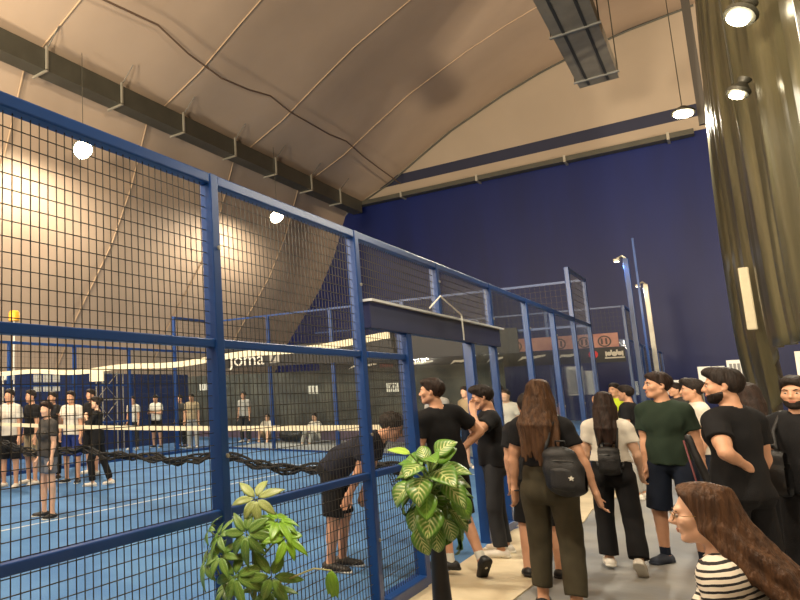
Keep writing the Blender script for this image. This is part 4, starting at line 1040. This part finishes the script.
fp('person in white sitting by the windscreen, right of the dark sports bag', -10.6, 20.5, 170, 1.66, tee(WHT), tro(LGR), sk='fair', **sit)
e = empty('sports_bag', (-11.5, 20.6, .012), 'dark sports bag on the floor between the two people sitting by the windscreen', 'bag')
F = Field(); F.cap((-.3, 0, .19), (.3, 0, .19), .19, .19, .03); F.cutplane((0, 0, 0.0), (0, 0, 1)); mesh_obj('body', F.mesh(.02, noise=(.006, 14, 3)), BAGM[0], e)
k = MB(); k.tube([(-.15, -.12, .34), (-.1, -.1, .47), (.1, -.1, .47), (.15, -.12, .34)], .015, 6); k.build('handle', BAGM[0], e)
fp('person in white t-shirt seen through the glass, left of the long-haired woman', -3.35, 14.4, 170, 1.62, tee(WHT), sho(NVY), sk='fair')
fp('dark-haired player in black seen through the glass behind the white t-shirt', -3.75, 15.6, 160, 1.72, tee(BLK), sho(BLK))
fp('player in pale top seen through the gate between the two men', -4.85, 15.0, 180, 1.76, tee(LGR), sho(BLK), sk='fair')
fp('player in beige top seen through the gate, just right of the pale one', -4.35, 15.4, 150, 1.70, tee(BGE), sho(NVY), sk='fair')

# ------------------------------------------------------------------ plants
def leaf_mat(name, c1, c2, vein, amt):
    m = mat(name, c1, .38, spec=.5); nt = m.node_tree; b = nt.nodes['Principled BSDF']
    uv = nt.nodes.new('ShaderNodeUVMap'); sp = nt.nodes.new('ShaderNodeSeparateXYZ'); nt.links.new(uv.outputs[0], sp.inputs[0])
    def M(op, a, b_=None, c=None):
        n = nt.nodes.new('ShaderNodeMath'); n.operation = op
        for i, v in enumerate((a, b_, c)):
            if v is None: continue
            if isinstance(v, (int, float)): n.inputs[i].default_value = v
            else: nt.links.new(v, n.inputs[i])
        return n.outputs[0]
    ux = M('ABSOLUTE', M('SUBTRACT', sp.outputs[0], .5)); ux = M('MULTIPLY', ux, 2)
    ph = M('SUBTRACT', M('MULTIPLY', sp.outputs[1], 46), M('MULTIPLY', ux, 15))
    st = M('MULTIPLY_ADD', M('SINE', ph), .5, .5)
    nz = nt.nodes.new('ShaderNodeTexNoise'); nz.inputs['Scale'].default_value = 9; nt.links.new(uv.outputs[0], nz.inputs['Vector'])
    edge = M('SUBTRACT', 1.15, M('MULTIPLY', ux, 1.25))
    v = M('MULTIPLY', M('MULTIPLY', M('POWER', st, 2.2), edge), M('MULTIPLY', nz.outputs['Fac'], amt)); v = M('MINIMUM', M('MAXIMUM', v, 0), 1)
    mid = M('LESS_THAN', ux, .05); v = M('MAXIMUM', v, M('MULTIPLY', mid, .6))
    tc = nt.nodes.new('ShaderNodeTexCoord'); n2 = nt.nodes.new('ShaderNodeTexNoise'); n2.inputs['Scale'].default_value = 7; nt.links.new(tc.outputs['Object'], n2.inputs['Vector'])
    g = nt.nodes.new('ShaderNodeMix'); g.data_type = 'RGBA'; g.inputs['A'].default_value = (*s2l(c1), 1); g.inputs['B'].default_value = (*s2l(c2), 1); nt.links.new(n2.outputs['Fac'], g.inputs['Factor'])
    x = nt.nodes.new('ShaderNodeMix'); x.data_type = 'RGBA'; x.inputs['B'].default_value = (*s2l(vein), 1); nt.links.new(g.outputs['Result'], x.inputs['A']); nt.links.new(v, x.inputs['Factor'])
    nt.links.new(x.outputs['Result'], b.inputs['Base Color'])
    b.inputs['Subsurface Weight'].default_value = .0
    return m
class LeafB:
    def __init__(s): s.v = []; s.f = []; s.uv = []
    def leaf(s, base, d, n, L, w, curl=.5, fold=.25, wave=.0, seg=9, nx=3):
        base = Vector(base); d = Vector(d).normalized(); n = Vector(n); n = (n-d*n.dot(d)).normalized(); x = d.cross(n)
        b0 = len(s.v); p = base.copy(); dd = d.copy(); nn = n.copy(); cols = 2*nx+1
        for i in range(seg+1):
            t = i/seg
            prof = w*math.sin(math.pi*min(1, t**.80))**.85*(1-.12*t) if 0 < t < 1 else .0015
            for j in range(cols):
                u = (j-nx)/nx
                s.v.append(tuple(p+x*prof*u+nn*(abs(u)*prof*fold-abs(u)**2*prof*fold*.6+wave*prof*math.sin(t*9+u*2)))); s.uv.append((.5+.5*u, t))
            a = -curl/seg; q = Matrix.Rotation(a, 3, x); dd = q @ dd; nn = q @ nn
            p = p+dd*(L/seg)
        for i in range(seg):
            for j in range(cols-1):
                a = b0+i*cols+j; s.f.append((a, a+1, a+cols+1, a+cols))
    def build(s, name, m, parent):
        me = bpy.data.meshes.new(name); me.from_pydata(s.v, [], s.f); me.update(); me.shade_smooth(); me.materials.append(m)
        u = me.uv_layers.new(name='UVMap')
        for l in me.loops: u.data[l.index].uv = s.uv[l.vertex_index]
        o = bpy.data.objects.new(name, me); COL.objects.link(o); o.parent = parent
        sd = o.modifiers.new('thick', 'SOLIDIFY'); sd.thickness = .0012
        return o
M_SOIL = mat('potting_soil', (52, 40, 30), .95, 0, .3, 30, .5, 60)
def dieffenbachia(x, y):
    e = empty('potted_plant', (x, y, .0), 'broad-leaved plant with cream-veined leaves on a tall black pot stand', 'plant')
    m1 = leaf_mat('variegated_leaf', (62, 110, 28), (96, 142, 44), (206, 212, 148), 2.0); m2 = leaf_mat('plain_leaf', (78, 128, 34), (106, 152, 48), (160, 196, 90), .6)
    p = MB(); p.lathe((0, 0, 0), [(.12, 0), (.11, .03), (.066, .08), (.054, .45), (.042, .74), (.046, .80), (.040, .80), (.038, .74)], 28); p.build('pot', mat('black_pot', (24, 25, 26), .45, 0, .15, 9), e, auto=True)
    p = MB(); p.disc((0, 0, .755), .0385, (0, 0, 1), .02); p.build('soil', M_SOIL, e)
    rnd = random.Random(21)
    stem = MB(); c = Vector((0, 0, .77))
    stem.tube([c, (-.02, .0, .92), (-.01, 0, 1.10)], [.024, .020, .014], 8); stem.tube([c+Vector((.02, 0, 0)), (.05, 0, .88), (.06, .02, 1.0)], [.02, .017, .012], 8); stem.build('stem', mat('green_stem', (104, 128, 60), .5), e, smooth=True)
    n = 46
    for i in range(n):
        a = i*2.39996+rnd.uniform(-.3, .3); lev = 1-(i+.5)/n           # 1 top .. 0 bottom
        z0 = .93+.26*lev; el = R(58)*lev**1.5-R(50)*(1-lev)
        rad = Vector((math.cos(a), math.sin(a), 0)); d = rad*math.cos(el)+Vector((0, 0, math.sin(el)))
        b0 = Vector((-.01, 0, z0)) ; pl = .07+.10*rnd.random()*(1-.35*lev); b1 = b0+(d+Vector((0, 0, .35))).normalized()*pl
        pe = MB(); pe.tube([b0, b0.lerp(b1, .5)+Vector((0, 0, .008)), b1], [.006, .005, .004], 6)
        L = rnd.uniform(.165, .225)*(1 if lev < .85 else .8)
        lf = LeafB(); lf.leaf(b1, d+Vector((rnd.uniform(-.45, .45), rnd.uniform(-.45, .45), rnd.uniform(-.45, .1))), Vector((0, 0, 1))*.7+rad*.25+Vector((0, -.5, 0)), L, L*rnd.uniform(.31, .40), curl=rnd.uniform(.9, 1.8), fold=.35, wave=.06)
        o = lf.build('leaf', m1 if rnd.random() < .66 else m2, e); pe.build('leaf_stalk', MATS['green_stem'], o)
    lf = LeafB(); lf.leaf((-.10, -.05, 1.30), (-1, -.1, .45), (0, -.5, 1), .15, .038, curl=.6); pe = MB(); pe.tube([(-.01, 0, 1.05), (-.04, -.03, 1.22), (-.10, -.05, 1.30)], .005, 6)
    o = lf.build('leaf', leaf_mat('young_leaf', (150, 190, 60), (170, 205, 80), (190, 214, 110), .5), e); pe.build('leaf_stalk', MATS['green_stem'], o)
dieffenbachia(-1.44, 4.25)
def schefflera(x, y):
    e = empty('potted_plant', (x, y, 0), 'umbrella plant with fingered leaves in front of the fence, lower left', 'plant')
    mA = leaf_mat('umbrella_leaf', (74, 116, 44), (104, 142, 58), (150, 176, 96), .7); mB = leaf_mat('pale_umbrella_leaf', (132, 150, 78), (150, 166, 96), (180, 190, 130), .8); mC = leaf_mat('bright_umbrella_leaf', (106, 160, 34), (132, 180, 48), (160, 196, 80), .6)
    p = MB(); p.lathe((0, 0, 0), [(.11, 0), (.15, .26), (.165, .28), (.165, .32), (.145, .32), (.135, .27)], 28); p.build('pot', mat('dark_brown_pot', (62, 48, 40), .6, 0, .1, 8), e, auto=True)
    p = MB(); p.disc((0, 0, .275), .138, (0, 0, 1), .02); p.build('soil', M_SOIL, e)
    rnd = random.Random(5)
    ST = mat('umbrella_stem', (110, 126, 70), .5)
    st = MB(); st.tube([(0, 0, .28), (.02, 0, .55), (.03, .01, .8), (.06, 0, 1.02)], [.014, .012, .010, .006], 8); st.build('stem', ST, e, smooth=True)
    st = MB(); st.tube([(-.04, .02, .28), (-.10, .02, .5), (-.14, .01, .78)], [.012, .01, .006], 8); st.build('stem', ST, e, smooth=True)
    # centre offset (x, y, z), tilt direction, leaflet length, material, number
    C = [((.075, -.02, 1.155), (.1, -.7, .5), .125, mB, 7), ((.055, -.08, 1.00), (-.1, -.9, .3), .135, mA, 8), ((-.13, -.03, .96), (-.5, -.6, .6), .115, mA, 7), ((.0, -.10, .80), (.0, -.9, .35), .135, mA, 7),
         ((.17, .0, 1.06), (.4, -.3, .9), .12, mC, 8), ((.22, -.03, .99), (.7, -.4, .6), .11, mC, 7), ((.13, .03, 1.0), (.2, -.2, .9), .12, mC, 7), ((-.19, -.06, .82), (-.5, -.7, .4), .12, mA, 7), ((.16, -.06, .82), (.4, -.8, .3), .13, mA, 6), ((-.09, -.08, .88), (-.2, -.8, .6), .12, mA, 7),
         ((-.14, .04, .70), (-.3, -.5, .7), .13, mA, 7), ((.08, .05, .72), (.2, -.4, .8), .13, mA, 7), ((-.03, .06, .92), (-.2, .3, .9), .12, mA, 7), ((-.21, .0, .97), (-.7, -.5, .5), .085, mA, 6)]
    for (c, nrm_, L, m_, k) in C:
        c = Vector(c); n = Vector(nrm_).normalized(); u = n.orthogonal().normalized(); v = n.cross(u); a0 = rnd.uniform(0, 6)
        lf = LeafB()
        for j in range(k):
            a = a0+2*math.pi*j/k+rnd.uniform(-.12, .12); d = u*math.cos(a)+v*math.sin(a)
            lf.leaf(c+d*.012, d+n*.18+Vector((0, 0, -.12)), n, L*rnd.uniform(.8, 1.1), L*.19, curl=rnd.uniform(.5, 1.0), fold=.3, seg=7, nx=2)
        o = lf.build('leaf', m_, e)
        s0 = Vector((.03, .01, c.z-.16)) if c.x > -.08 else Vector((-.13, .01, c.z-.14))
        st = MB(); st.tube([s0, s0.lerp(c, .55)+Vector((0, .02, .03)), c], [.005, .004, .0035], 6); st.build('leaf_stalk', ST, o)
    # one drooping shoot to the right
    c = Vector((.42, -.02, .88)); lf = LeafB()
    for j in range(5):
        lf.leaf(c, (rnd.uniform(-.25, .3), rnd.uniform(-.2, .1), -1), (.3, -1, .2), .12, .02, curl=.3, seg=7, nx=2)
    o = lf.build('leaf', mC, e); st = MB(); st.tube([(.03, .01, .72), (.2, -.02, .80), (.34, -.02, .875), c], [.005, .004, .004, .003], 6); st.build('leaf_stalk', mat('pale_stalk', (170, 170, 110), .5), o)
    return e
o = schefflera(-1.91, 2.90); o.scale = (1.1, 1.1, 1.02)
